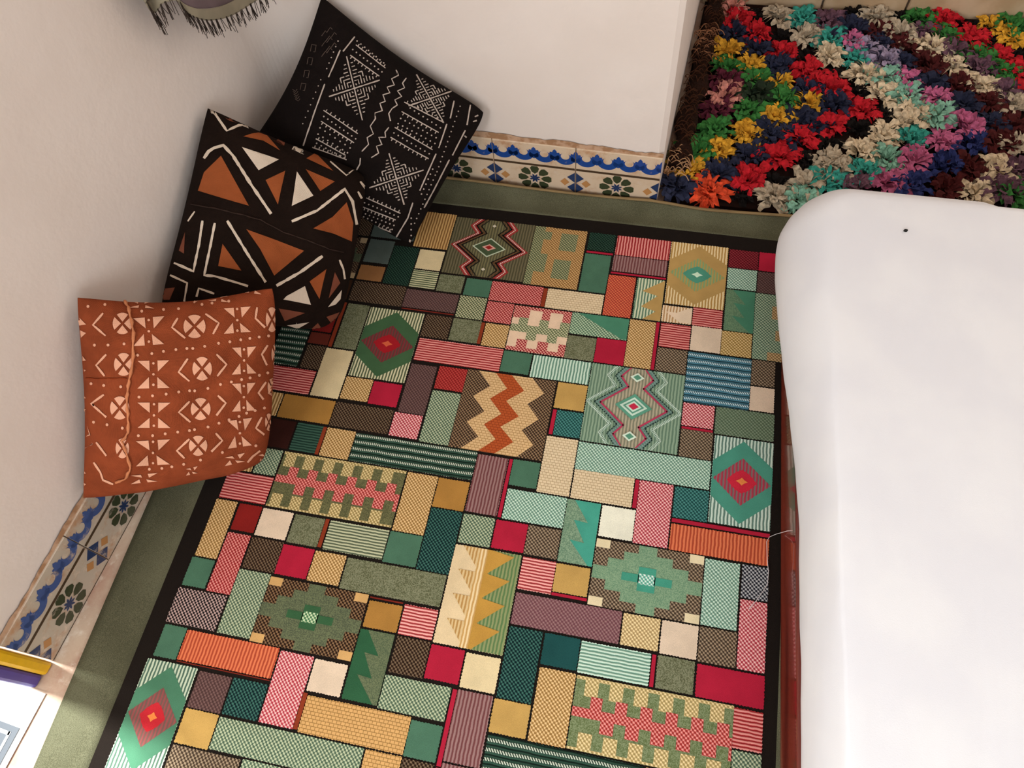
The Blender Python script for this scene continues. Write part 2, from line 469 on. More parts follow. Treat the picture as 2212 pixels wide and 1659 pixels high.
# ------------------------------------------------------------------ patchwork carpet
CP = (-0.25, 0.4, 0.0)
carpet = tag(empty('patchwork_carpet', CP), 'large woven carpet of many coloured patches with a black line and moss green border', 'carpet')
def cpart(m, name, mat, parent=None, smooth=False):
    return mesh_obj(name, m.v, m.f, mat, parent or carpet, smooth, CP)
ZB, ZP = 0.0095, 0.0108
CX0, CX1, CY0, CY1 = -0.828, 0.328, -0.75, 1.226
m = MB(); m.box(CX0, CX1, CY0, CY1, 0.001, ZB)
t = NT('black_pile', 0.95, 0.1); t.color(rgb('1c1612')); t.bump(t.noise(800, 1), 0.4, 0.002)
cpart(m, 'black_ground', t.m)
t = NT('moss_pile', 0.95, 0.1)
v = t.math('ADD', t.math('MULTIPLY', t.noise(700, 1), 0.6), t.math('MULTIPLY', t.noise(8, 2), 0.4))
t.color(t.mix(t.smooth(v, 0.35, 0.65), rgb('4a4936'), rgb('676650'))); t.bump(t.noise(800, 1), 0.4, 0.002)
M_MOSS = t.m
def back_edge(x):
    """outer back edge of the carpet: where it curls up against the wall and over the rug"""
    if x < 0.0: return 1.292, 0.026 + 0.004 * math.sin(x * 9)
    k = min(x / 0.12, 1.0); k = k * k * (3 - 2 * k)
    return 1.292 - 0.014 * k + 0.010 * max(0, (x - 0.15) / 0.2), 0.024 + 0.006 * k
OX0, OX1 = -0.928, 0.43
def wall_x(y): return A0.x + (y - A0.y) * math.tan(AL) + 0.016
def left_x(y): return max(OX0, wall_x(y))
m = MB()
def backf(s, q):
    xl = left_x(1.29); x = xl + (OX1 - xl) * s
    ye, ze = back_edge(x)
    y = CY1 + (ye - CY1) * q
    z = ZB + 0.001 + (ze - ZB) * (q ** 3) - 0.003 * math.sin(math.pi * q)
    z = max(z, 0.004)
    return (x, y, z)
m.grid(backf, 100, 10)
m.grid(lambda s, q: (left_x(CY0 + (CY1 - CY0) * q) * (1 - s) + CX0 * s + 0.002 * math.sin(q * 9) * (1 - s), CY0 + (CY1 - CY0) * q, ZB + 0.0005 - 0.003 * (1 - s)), 6, 60)
m.grid(lambda s, q: (CX1 + (OX1 - CX1) * s, CY0 + (CY1 - CY0) * q, ZB + 0.0005), 2, 20)
bo = cpart(m, 'moss_border', M_MOSS, None, True)
sd = bo.modifiers.new('s', 'SOLIDIFY'); sd.thickness = 0.006; sd.offset = -1
m = MB()
m.tube([(x, back_edge(x)[0], back_edge(x)[1] + 0.001) for x in [left_x(1.29) + 0.004 + (OX1 - left_x(1.29)) * k / 90 for k in range(91)]], 0.0035, 6)
cpart(m, 'edge_binding', cloth('tan_binding', '8a7350'), None, True)

PATCH = """tanstripe vs -554 -469 1086 1196
medal1 panel -468 -272 1021 1191
cream plain -533 -471 1023 1081
creamgreen hs -534 -471 970 1020
dkgreen tweed -598 -535 970 1083
slate plain -662 -599 1024 1094
rustbrown plain -663 -601 972 1016
brown tweed -664 -536 911 968
mauve twill -535 -409 913 964
redline strip -534 -410 907 911
olive heather -468 -407 968 1017
green plain -403 -342 966 1015
creamgreen tweed -407 -343 904 965
redpink tweed -342 -221 961 1015
redpink tweed -341 -278 903 959
rust strip -221 -211 961 1013
creambrick brick -211 -82 960 1014
checker1 panel -272 -146 1018 1190
olive heather -660 -607 783 904
diam1 panel -605 -476 719 902
brown tweed -473 -410 842 902
olive heather -408 -342 842 902
rust strip -343 -334 842 900
tan tweed -333 -278 840 900
battle1 panel -277 -146 838 957
redpink hs -472 -279 780 838
green plain -278 -214 782 836
mint vs -212 -84 779 835
mauve twill -473 -414 651 771
red tweed -410 -346 718 775
dkgreen tweed -141 -78 1136 1189
crimson strip -141 -78 1129 1134
green plain -143 -81 1017 1126
redpink vs -75 51 1131 1189
mauvestripe vs -76 49 1084 1130
crimson strip -77 50 1076 1082
redorange tweed -80 -17 960 1073
goldzig panel -14 49 962 1074
golddiam panel 52 183 1012 1189
crimson tweed 185 251 1133 1186
crimson plain 252 317 1133 1187
mint tweed 185 250 1074 1132
mauve twill 251 315 1072 1131
greentri1 panel 185 249 961 1072
checker2 panel 249 312 898 1071
creamzig panel 50 116 963 1008
redpink hs 117 182 963 1012
redpink hs 51 117 898 960
creampink plain 118 183 899 963
gold tweed 183 248 898 960
greentri2 panel -146 -18 901 958
tan tweed -17 41 837 959
crimson strip 41 49 837 960
olive heather -146 -82 837 897
crimson plain -82 -17 837 900
browngrey tweed 50 115 837 896
bluecable cable 116 250 772 896
browngrey tweed 250 299 834 897
creampink plain 250 300 774 832
medal2 panel -83 116 649 835
pink tweed 117 182 717 771
crimson strip 118 182 711 716
browngrey tweed 118 183 648 710
olivegreen twill 184 302 709 772
diam2 panel 186 303 520 707
mint tweed -83 184 585 647
creambrick brick -150 -84 524 649
creambrick brick -82 39 523 586
crimson strip 40 49 523 584
pink tweed 49 116 454 584
teal tweed 118 185 518 583
crimson strip 118 303 508 517
orange vs 118 302 453 506
gold plain -148 -84 714 777
crimson strip -148 -139 652 711
teal tweed -139 -83 652 711
zigzag panel -347 -151 590 777
mintolive tweed -411 -347 591 714
pink tweed -478 -415 594 650
brown tweed -610 -480 595 653
golden plain -729 -611 596 653
cream plain -674 -609 658 780
tan tweed -607 -544 661 717
crimson plain -543 -478 659 715
brown tweed -719 -674 721 782
redbrown plain -722 -674 785 815
dkgreen hs -677 -619 527 592
rust strip -620 -611 526 591
tan tweed -610 -546 525 591
greencable cable -545 -283 525 589
battle2 panel -683 -417 401 523
tan tweed -415 -350 397 522
golden plain -349 -284 458 521
mauvestripe vs -282 -217 460 585
crimson strip -216 -208 459 585
green plain -208 -151 529 586
mint tweed -207 -86 458 522
greentri3 panel -86 -19 394 521
white plain -17 49 456 520
redpink hs -786 -685 402 462
tan tweed -788 -741 279 399
dkred plain -737 -687 342 398
creampink plain -685 -619 339 397
olive heather -616 -552 337 396
rust strip -552 -543 338 397
creamolive hs -541 -418 336 396
green plain -417 -350 333 396
dkteal tweed -349 -284 331 457
mintolive tweed -282 -218 396 456
crimson plain -216 -152 397 455
browngrey tweed -152 -87 396 455
redpink tweed -739 -689 218 337
green plain -791 -742 220 277
brown tweed -686 -619 273 336
crimson plain -619 -553 273 333
tan tweed -552 -487 272 332
olive heather -485 -286 269 330
mauveblack tweed -794 -692 149 216
mintolive tweed -689 -622 148 271
star1 panel -622 -423 145 268
golden plain -420 -354 209 259
redline strip -421 -355 262 266
pinkred hs -352 -286 208 264
creamzig2 panel -284 -153 206 393
pinkred hs -151 -86 329 392
gold plain -86 -20 336 391
crimson strip -86 -19 330 335
star2 panel -18 186 324 452
mint tweed 187 252 325 449
navywhite tweed 255 304 387 450
pink tweed 255 304 261 385
mauvered twill -151 48 264 323
tancream tweed 50 118 264 322
creampink plain 120 186 262 322
browngrey tweed 187 254 261 323
crimson plain 188 305 202 258
dkteal tweed -151 -88 136 261
teal plain -85 -19 205 261
mint hs -18 108 203 259
crimson strip 109 117 203 259
olive heather 119 185 203 260
tan tweed -84 -18 78 201
gold plain -153 -87 79 135
battle3 panel -17 256 79 200
redpink hs 255 305 133 198
mintolive tweed 256 305 70 131
mauvestripe vs -220 -155 20 137
crimson strip -229 -220 10 136
crimson plain -285 -221 143 203
cream plain -219 -154 140 201
brown tweed -351 -286 141 206
greentri4 panel -422 -355 82 206
mintolive tweed -354 -231 79 137
creampink plain -489 -425 83 139
pink tweed -557 -491 17 141
rust strip -493 -483 18 80
tanbrick brick -483 -289 15 77
green plain -289 -231 14 73
mintolive tweed -628 -357 -41 13
orange vs -745 -559 89 144
redline strip -744 -559 85 88
green plain -792 -746 87 146
diam3 panel -799 -698 -105 82
mauve twill -694 -629 16 79
dkteal tweed -627 -559 17 80
gold plain -694 -629 -43 15
star3 panel -795 -668 972 1094
brown tweed -795 -668 1100 1196
slate plain -665 -556 1100 1196
brown plain -795 -668 912 968
tan vs -795 -677 875 905
rust strip -673 -663 783 905
dkred plain -722 -676 818 872
greencable cable -795 -725 722 872
redpink hs -795 -677 658 718
tan vs -795 -731 597 653
maroon plain -735 -680 527 592
brown tweed -795 -738 527 592
mintolive tweed -735 -686 465 523
tan vs -795 -738 465 523
greencable cable -152 116 16 77
tan tweed 118 255 16 77
tanbrick brick -355 -289 -50 13
brown tweed -288 -231 -50 12
mauvestripe vs -220 -155 -50 18
browngrey tweed -694 -565 -105 -45
mintolive tweed -562 -360 -105 -43
crimson strip -229 -220 -50 9"""
PAL = dict(
 tanstripe=('vs', '8a6236', 'cda468'), cream=('plain', 'dcc89c'), creamgreen=('tweed', '4f5c40', 'c3bf98'), dkgreen=('tweed', '10211c', '2f4a3a'),
 slate=('plain', '55605a'), rustbrown=('plain', '96683f'), brown=('tweed', '2a1a12', '74604a'), mauve=('twill', '4e3634', '7a5e58'), redline=('plain', '76281c'),
 olive=('heather', '54583c', '84866a'), green=('plain', '4a7059'), redpink=('tweed', '96282a', 'e09088'), rust=('plain', '8a3820'), creambrick=('brick', 'e2cda8', 'b49a74'),
 tan=('tweed', '9a7440', 'e0be88'), mint=('tweed', '68907c', 'c8e0cc'), red=('tweed', '8a1e20', 'b8463e'), crimson=('plain', 'ac2038'), mauvestripe=('vs', '6e4040', '967470'),
 redorange=('tweed', 'a83832', 'd8764c'), gold=('plain', 'c09a56'), golden=('plain', 'a87a3a'), creampink=('plain', 'dcc6ac'), browngrey=('tweed', '44362a', '9e8a70'),
 pink=('tweed', 'ae3c48', 'f0bab6'), olivegreen=('twill', '566a52', '86967c'), teal=('tweed', '1e4a48', '4e8a82'), orange=('vs', 'aa4830', 'da7850'), mintolive=('tweed', '4e6450', 'b6bf9c'),
 redbrown=('plain', '6a2c20'), white=('plain', 'ecead4'), dkred=('plain', '84201c'), creamolive=('hs', '55604a', 'bcbf9c'), dkteal=('tweed', '0e2426', '3e6a5e'),
 mauveblack=('tweed', '1e181a', 'bca098'), pinkred=('hs', '9a3436', 'f0a8a0'), navywhite=('tweed', '20222c', 'b6b8b8'), mauvered=('twill', '70464c', '9c7a76'), tancream=('tweed', 'b09464', 'ead4a0'),
 tanbrick=('brick', 'd2a468', '96703c'), bluecable=('cable', '46788a', 'c4dce0'), greencable=('cable', '2e4a3c', 'c4ccb8'), maroon=('plain', '341812'))
ZL = [ZP]
def rect_poly(u0, u1, v0, v1, rnd, teeth=True):
    if not teeth: return [(u0, v0), (u1, v0), (u1, v1), (u0, v1)]
    P = []
    def side(ax, ay, bx, by, nx, ny):
        L = math.hypot(bx - ax, by - ay); n = max(4, int(L / 0.0028))
        for k in range(n):
            f = k / n; o = (0.0007 if k % 2 else -0.0005) + rnd.uniform(-0.0004, 0.0004)
            P.append((ax + (bx - ax) * f + nx * o, ay + (by - ay) * f + ny * o))
    side(u0, v0, u1, v0, 0, -1); side(u1, v0, u1, v1, 1, 0); side(u1, v1, u0, v1, 0, 1); side(u0, v1, u0, v0, -1, 0)
    return P
def flat_poly(name, polys, z, mat, parent):
    m = MB()
    for p in polys: m.poly([(a, b, z) for a, b in p])
    return mesh_obj(name, m.v, m.f, mat, parent, False, CP)
class Panel:
    """draws figures on one patch in its own (s, t) square: s to the right, t to the back"""
    def __init__(s, o, u0, u1, v0, v1): s.o = o; s.r = (u0, u1, v0, v1); s.z = ZP
    def uv(s, a, b): u0, u1, v0, v1 = s.r; return (u0 + (u1 - u0) * a, v0 + (v1 - v0) * b)
    def fig(s, name, polys, mat, split=False):
        s.z += 0.00025
        if split:
            for p in polys: flat_poly(name, [[s.uv(min(max(a, 0), 1), min(max(b, 0), 1)) for a, b in p]], s.z, mat, s.o)
            return
        return flat_poly(name, [[s.uv(min(max(a, 0), 1), min(max(b, 0), 1)) for a, b in p] for p in polys], s.z, mat, s.o)
    def line(s, name, pts, w, mat, dash=None):
        """stroke of width w metres along pts"""
        s.z += 0.00025
        P = [Vector(s.uv(*p)) for p in pts]; polys = []
        u0, u1, v0, v1 = s.r
        for k in range(len(P) - 1):
            a, b = P[k], P[k + 1]; d = (b - a); L = d.length; d.normalize(); nn = Vector((-d.y, d.x)) * (w / 2)
            segs = [(0, L)] if not dash else [(x, min(x + dash * 0.62, L)) for x in [dash * i for i in range(int(L / dash) + 1)]]
            for x0, x1 in segs:
                if not dash: x0 -= w * 0.35; x1 += w * 0.35
                q = [a + d * x0 - nn, a + d * x1 - nn, a + d * x1 + nn, a + d * x0 + nn]
                polys.append([(min(max(c.x, u0), u1), min(max(c.y, v0), v1)) for c in q])
        return flat_poly(name, polys, s.z, mat, s.o)
def rhomb(cx, cy, a, b): return [(cx, cy + b), (cx + a, cy), (cx, cy - b), (cx - a, cy)][::-1]
def box2(s0, s1, t0, t1): return [(s0, t0), (s1, t0), (s1, t1), (s0, t1)]
W = weave
def p_diamond(p, hexm, ring, core, dot):
    p.fig('diamond_field', [[(.5, .97), (0, .70), (0, .30), (.5, .03), (1, .30), (1, .70)]], hexm)
    p.fig('striped_diamond', [rhomb(.5, .5, .48, .27)], ring)
    p.fig('diamond_core', [[(.5, .635), (.40, .60), (.33, .56), (.25, .5), (.33, .44), (.40, .40), (.5, .365), (.60, .40), (.67, .44), (.75, .5), (.67, .56), (.60, .60)]], core)
    p.fig('diamond_dot', [[(.5, .545), (.46, .52), (.40, .5), (.46, .48), (.5, .455), (.54, .48), (.60, .5), (.54, .52)]], dot)
def medallion_pts(k):
    """outline of the medallion, widened by k"""
    R = [(.10 + k, 1.0), (.19 + k, .87), (.10 + k, .745), (.37 + k, .5), (.10 + k, .255), (.19 + k, .13), (.10 + k, 0.0)]
    return R
def p_medal(p, fills, lines, core):
    for k, mt in fills:
        R = medallion_pts(k)
        p.fig('medallion_field', [[(.5 + a, b) for a, b in R][::-1] + [(.5 - a, b) for a, b in R]], mt)
    for k, w, mt, dash in lines:
        R = medallion_pts(k)
        p.line('medallion_outline', [(.5 + a, b) for a, b in R], w, mt, dash); p.line('medallion_outline', [(.5 - a, b) for a, b in R], w, mt, dash)
    for cx, cy, a, b, mt in core: p.fig('small_diamond', [rhomb(cx, cy, a, b)], mt)
def p_battle(p, tab, mid, top, n, s_tab, s_up, s_dn, per):
    p.fig('top_tabs', [box2(0, 1, .95, 1)] + [box2(s_tab + per * k, s_tab + per * k + .088, .73, .95) for k in range(n)], tab)
    p.fig('bottom_tabs', [box2(0, 1, 0, .035)] + [box2(s_tab + per * k, s_tab + per * k + .088, .035, .24) for k in range(n)], tab)
    p.fig('meander', [box2(0, 1, .44, .57)] + [box2(s_up + per * k, s_up + per * k + .075, .57, .74) for k in range(n)] + [box2(s_dn + per * k, s_dn + per * k + .085, .27, .44) for k in range(n)], mid)
def p_star(p, field, sq, cross, dot):
    st = [(.40, .57, .87, 1), (.27, .72, .74, .87), (.13, .87, .60, .74), (0, 1, .40, .60), (.13, .87, .26, .40), (.28, .73, .13, .26), (.43, .60, 0, .13)]
    p.fig('stepped_star', [box2(*a) for a in st], field)
    p.fig('corner_square', [box2(0, .13, .87, 1), box2(.87, 1, .87, 1), box2(0, .13, 0, .13), box2(.87, 1, 0, .13)], sq, True)
    p.fig('small_cross', [box2(.27, .73, .44, .56), box2(.42, .58, .32, .68)], cross)
    p.fig('star_centre', [box2(.43, .57, .42, .58)], dot)
def p_tri(p, mat, mirror=False):
    q = [(.22, 1), (.70, .66), (.28, .68), (.68, .34), (.25, .36), (.88, 0), (1, 0), (1, 1)]
    if mirror: q = [(1 - a, b) for a, b in q][::-1]
    p.fig('saw_triangles', [q], mat)
rnd = random.Random(11)
FILL = []
for row in range(5):
    y1 = -0.107 - 0.126 * row; x = -0.795; 
    while x < 0.29:
        w = min(rnd.choice((0.067, 0.134, 0.134, 0.2)), 0.303 - x)
        if w < 0.03: break
        nm = rnd.choice(('tan', 'mint', 'redpink', 'olive', 'crimson', 'green', 'brown', 'gold', 'mintolive', 'creampink', 'teal', 'mauve', 'dkteal', 'browngrey'))
        FILL.append('%s %s %d %d %d %d' % (nm, PAL[nm][0], x * 1000 + 1, (x + w) * 1000 - 1, (y1 - 0.124) * 1000, y1 * 1000)); x += w
PATCH = PATCH.strip() + '\n' + '\n'.join(FILL)
for ln in PATCH.strip().split('\n'):
    c, kind, u0, u1, v0, v1 = ln.split()
    u0, u1, v0, v1 = (int(q) / 1000 for q in (u0, u1, v0, v1))
    g = 0.0006
    u0 += g; u1 -= g; v0 += g; v1 -= g
    if c == 'crimson' and kind == 'strip' and v1 - v0 < .004: v0 -= .0015
    base = None
    if kind == 'panel':
        bgs = dict(medal1=('vs', '4e4a34', '6c644a'), checker1=('tweed', '8a6236', 'd0aa72'), diam1=('vs', '4f5a40', 'cfcaa4'), battle1=('plain', 'e6c8aa'), goldzig=('vs', '5f7f66', 'd0d6b4'), golddiam=('vs', 'b08a4c', 'e6d0a0'),
                   greentri1=('heather', '54755a', '74906e'), greentri2=('tweed', '55745c', 'b8ccaa'), greentri3=('heather', '5f7f66', '8ba486'), greentri4=('plain', '2e5a3c'), checker2=('tweed', '54705c', 'aebfa0'), creamzig=('vs', 'bc9468', 'ecd6b4'),
                   medal2=('vs', '64806a', '8ea68c'), diam2=('vs', '5f7f72', 'c8dccc'), zigzag=('tweed', '34241a', '94785a'), battle2=('heather', '4e5034', '72704c'), battle3=('heather', '5c6a40', '84906a'), star1=('tweed', '2a1a12', '86684a'), star2=('tweed', '44362a', '9e8a70'),
                   star3=('tweed', '2a1a12', '74604a'), creamzig2=('plain', 'e0c89e'), diam3=('vs', '4f6a5a', 'c0ceb4'))
        mat = W(*bgs[c])
    elif kind == 'strip': mat = W('plain', PAL[c][1])
    else:
        k0 = PAL[c][0]
        kk = kind if kind in ('vs', 'hs', 'tweed', 'twill', 'brick', 'cable', 'heather', 'plain') else k0
        if kk in ('vs', 'hs', 'tweed', 'twill') and len(PAL[c]) < 3: kk = 'plain'
        if kk == 'plain' or len(PAL[c]) < 3: mat = W('plain' if kk != 'tweed' else 'heather', PAL[c][1])
        else: mat = W(kk, PAL[c][1], PAL[c][2])
        if c == 'gold' and kind == 'tweed': mat = W('tweed', '9a7a3c', 'dcc08a')
        if c == 'crimson' and kind == 'tweed': mat = W('tweed', '541018', '8a3038')
        if c == 'dkgreen' and kind == 'hs': mat = W('hs', '1e352c', '3a5a4a')
        if c == 'brown' and kind == 'plain': mat = W('plain', '3a2416')
    o = flat_poly('narrow_strip' if kind == 'strip' else 'patch', [rect_poly(u0, u1, v0, v1, rnd, kind != 'strip')], ZP, mat, carpet)
    if kind != 'panel': continue
    p = Panel(o, u0, u1, v0, v1)
    if c == 'diam1': p_diamond(p, W('plain', '40603f'), W('vs', '5c4038', '7c3034'), W('plain', 'a01c24'), W('plain', 'd2603e'))
    elif c == 'diam2': p_diamond(p, W('plain', '4c947e'), W('vs', '7a6a68', 'aa3a4c'), W('plain', 'c82a3e'), W('plain', 'e88a48'))
    elif c == 'diam3': p_diamond(p, W('plain', '4a7a5e'), W('vs', '6a5048', '8a4a48'), W('plain', 'b82830'), W('plain', 'e08040'))
    elif c == 'golddiam':
        p_diamond(p, W('plain', 'b8965a'), W('vs', '84a070', 'b09858'), W('plain', '4f947c'), W('plain', 'd2ecd2'))
    elif c in ('medal1', 'medal2'):
        if c == 'medal1':
            fills = [(.115, W('plain', '9c3230')), (.035, W('vs', '4a4430', '665c44')), (-.03, W('vs', '54503a', '76704e'))]
            lines = [(.078, .0034, W('plain', 'e6c0b4'), .0045), (.03, .0035, W('plain', '1e1612'), None), (-.03, .0025, W('plain', '1e1612'), None), (.0, .002, W('plain', '7a5030'), None)]
            core = [(.5, .5, .21, .17, W('plain', 'c2cbb0')), (.5, .5, .185, .148, W('plain', '47553a')), (.5, .5, .085, .06, W('plain', 'dca898')), (.5, .5, .05, .036, W('plain', '9a2420')), (.5, .885, .026, .028, W('plain', 'cfc6b0')), (.5, .115, .026, .028, W('plain', 'cfc6b0'))]
        else:
            fills = [(.05, W('twill', '6a8a80', '86a294')), (-.02, W('vs', '84846e', 'b4aa90'))]
            lines = [(.13, .0035, W('plain', 'd2e6d6'), .0035), (.105, .002, W('plain', 'c2dccc'), .0035), (.045, .0025, W('plain', '20352e'), .006), (-.02, .0038, W('plain', 'b83c5a'), None)]
            core = [(.5, .5, .195, .165, W('plain', '5f9e84')), (.5, .5, .145, .12, W('plain', 'cfe6d4')), (.5, .5, .112, .092, W('plain', '5f9e84')), (.5, .5, .085, .07, W('plain', 'cfe6d4')), (.5, .5, .055, .045, W('plain', 'c8304c')),
                    (.5, .875, .075, .062, W('plain', 'dcecd8')), (.5, .875, .045, .038, W('plain', '5a9478')), (.5, .125, .075, .062, W('plain', 'dcecd8')), (.5, .125, .045, .038, W('plain', '5a9478'))]
        p_medal(p, fills, lines, core)
    elif c == 'checker1':
        g = W('tweed', '4f5c40', 'aaa67c')
        p.fig('green_block', [box2(0, .34, 0, 1), box2(.52, .84, .62, .92), box2(.48, .80, .14, .46)], g, True)
        p.fig('tan_tab', [box2(.2, .35, .92, 1), box2(.2, .35, .53, .78), box2(.14, .35, 0, .22)], mat, True)
    elif c == 'checker2':
        p.fig('tan_block', [box2(.6, 1, .62, .82), box2(.5, 1, 0, .12), box2(.75, 1, .3, .45)], W('tweed', '8a7048', 'd0b080'), True)
    elif c == 'battle1':
        rt_ = W('tweed', '96202e', 'e6a894')
        p.fig('red_tabs', [box2(0, 1, .93, 1)] + [box2(.14 + .36 * k - .14 * (k == 0), .28 + .36 * k, .73, .93) for k in range(3)], rt_)
        p.fig('red_tabs', [box2(0, 1, 0, .08)] + [box2(.16 + .36 * k, .34 + .36 * k, .08, .26) for k in range(3)], rt_)
        p.fig('green_meander', [box2(0, 1, .42, .58)] + [box2(.12 + .36 * k, .28 + .36 * k, .58, .74) for k in range(3)] + [box2(.3 + .36 * k, .47 + .36 * k, .26, .42) for k in range(2)], W('tweed', '5f6a4a', 'c6c49c'))
    elif c in ('battle2', 'battle3'):
        tabm = W('tweed', '9a8450', 'dcc892') if c == 'battle2' else W('tweed', 'a8925c', 'e6cf9a')
        off = .04 if c == 'battle3' else .0
        p_battle(p, tabm, W('tweed', 'a03430', 'e8938a'), None, 6, .02 + off, .085 + off * .6, .175 + off * .3, .159)
    elif c == 'star1': p_star(p, W('heather', '4c5440', '6c7454'), W('plain', 'cfa468'), W('plain', '38603e'), W('tweed', '4a7a52', 'c8dab0'))
    elif c == 'star2': p_star(p, W('heather', '668a6c', '8aa684'), W('plain', 'e4d4ac'), W('plain', '46987f'), W('tweed', '5aa890', 'd8ece0'))
    elif c == 'star3': p_star(p, W('heather', '3c4434', '565c46'), W('plain', 'b49c78'), W('plain', '38603e'), W('plain', 'c8dab0'))
    elif c == 'zigzag':
        T = [1, .82, .66, .49, .33, .17, 0]
        L = [(.13 if k % 2 == 0 else .29) for k in range(7)]; Rr = [(.735 if k % 2 == 0 else .888) for k in range(7)]
        rl = [(.32 if k % 2 == 0 else .48) for k in range(7)]; rr = [(.50 if k % 2 == 0 else .67) for k in range(7)]
        p.fig('tan_zigzag', [[(L[k], T[k]), (L[k + 1], T[k + 1]), (Rr[k + 1], T[k + 1]), (Rr[k], T[k])] for k in range(6)], W('brick', 'dcb886', 'a8804c'))
        p.fig('rust_zigzag', [[(rl[k], T[k]), (rl[k + 1], T[k + 1]), (rr[k + 1], T[k + 1]), (rr[k], T[k])] for k in range(6)], W('brick', 'b4552a', '8a3a1c'))
    elif c == 'creamzig2':
        p.fig('green_stripes', [box2(.5, 1, 0, 1)], W('vs', '5c7a4c', '8c9464'))
        p.fig('cream_stripes', [box2(.37, .5, 0, 1)], W('vs', 'c49a5c', 'e8d0a0'))
        p.fig('comb_triangle', [[(.12, 1 - .25 * k), (.37, .80 - .25 * k), (.37, 1 - .25 * k)] for k in range(4)], W('vs', 'b48a50', 'd8bc88'), True)
        p.fig('gold_triangles', [box2(.5, .56, 0, 1)] + [[(.56, 1 - .25 * k), (.56, .76 - .25 * k), (.90, .965 - .25 * k)] for k in range(4)], W('plain', 'bb8e40'))
    elif c == 'creamzig':
        p.fig('cream_triangles', [[(.12, .62), (.62, .05), (1, .05), (1, 1), (.85, .95), (.5, .62)]], W('plain', 'ead2b4'))
    elif c == 'goldzig':
        p.fig('gold_saw', [[(1, 1), (.92, .97), (.22, .68), (.80, .60), (.25, .30), (.80, .22), (.35, 0), (1, 0)]], W('plain', 'b8965a'))
    elif c == 'greentri1': p_tri(p, W('plain', '4a8468'))
    elif c == 'greentri3': p_tri(p, W('plain', '48a08a'))
    elif c == 'greentri4': p_tri(p, W('heather', '4e5c44', '6e7656'))
    elif c == 'greentri2': p.fig('green_triangle', [[(.10, 1), (.92, .03), (1, .03), (1, 1)]], W('plain', '4a8468'))

# ------------------------------------------------------------------ rag rug beyond the wall
RG = (0.6, 1.7, 0.0)
rug = tag(empty('rag_rug', RG), 'shaggy rag rug of coloured cloth tufts in diagonal bands beside the white pier', 'rug')
m = MB(); m.prism([(0.02, 1.312), (1.5, 1.312), (1.5, 2.065), (0.06, 2.065)], 0.001, 0.012)
t = NT('dark_rug_ground', 0.95, 0.05); t.color(t.mix(t.noise(90, 2), rgb('120a08'), rgb('2a1814')))
mesh_obj('rug_ground', m.v, m.f, t.m, rug, False, RG)
def tuft_mesh(seed):
    """a ruffle of torn cloth strips, each folded over at its blunt end"""
    r = random.Random(seed); m = MB()
    for k in range(44):
        a = r.uniform(0, 2 * math.pi); lean = math.sqrt(r.uniform(0.0, 1.0))
        L = r.uniform(0.030, 0.044); w = r.uniform(0.010, 0.019)
        d = Vector((math.cos(a), math.sin(a), 0)); sdir = Vector((-d.y, d.x, 0)); tw = r.uniform(-1.0, 1.0)
        b0 = d * (0.012 * lean) + Vector((r.gauss(0, 0.004), r.gauss(0, 0.004), 0))
        H = L * (0.95 - 0.50 * lean); R = L * (0.12 + 0.85 * lean)
        prev = None; n = 4
        for j in range(n + 1):
            f = j / n
            p = b0 + d * (R * f ** 1.2) + Vector((0, 0, 0.004 + H * math.sin(min(f * (1.25 + 0.75 * lean), 2.0) * 1.25)))
            p += Vector((r.uniform(-1, 1), r.uniform(-1, 1), r.uniform(-1, 1))) * 0.0028
            hw = w * 0.5 * (0.55, 0.9, 1.05, 1.0, r.uniform(0.45, 0.95))[j]
            s2 = (Matrix.Rotation(tw * (0.4 + f), 3, d) @ sdir) * hw
            cup = Vector((0, 0, 0.0045 * r.uniform(-1, 1))) + d * r.uniform(-0.002, 0.003)
            cur = (p - s2, p + cup, p + s2)
            if prev:
                m.quad(prev[0], prev[1], cur[1], cur[0]); m.quad(prev[1], prev[2], cur[2], cur[1])
            prev = cur
    me = bpy.data.meshes.new('tuft'); me.from_pydata([tuple(v) for v in m.v], [], m.f); me.update()
    me.materials.append(None)
    return me
TUFTS = [tuft_mesh(s) for s in range(6)]
RAG = dict(S='d08a7c', R='c01c28', K='0e0806', E='b8a890', T='3a9a8a', V='6a4a58', N='262a40', Y='d8a030', C='d8c4a4', G='3a7a38', D='23301f', U='5a1f30', P='c0648a', W='4a1616', M='86b8a0', H='9a8ca4', B='2a3468', O='d84a28', L='6a6038', F='c89468')
RAGM = {}
def rag_mat(k):
    if k in RAGM: return RAGM[k]
    t = NT('rag_' + k, 0.85, 0.2); a = rgb(RAG[k])
    f = t.smooth(t.noise(120, 3), 0.3, 0.7)
    t.color(t.mix(f, shade(a, 0.72), shade(a, 1.18))); t.bump(t.noise(500, 2), 0.3, 0.001)
    RAGM[k] = t.m
    return t.m
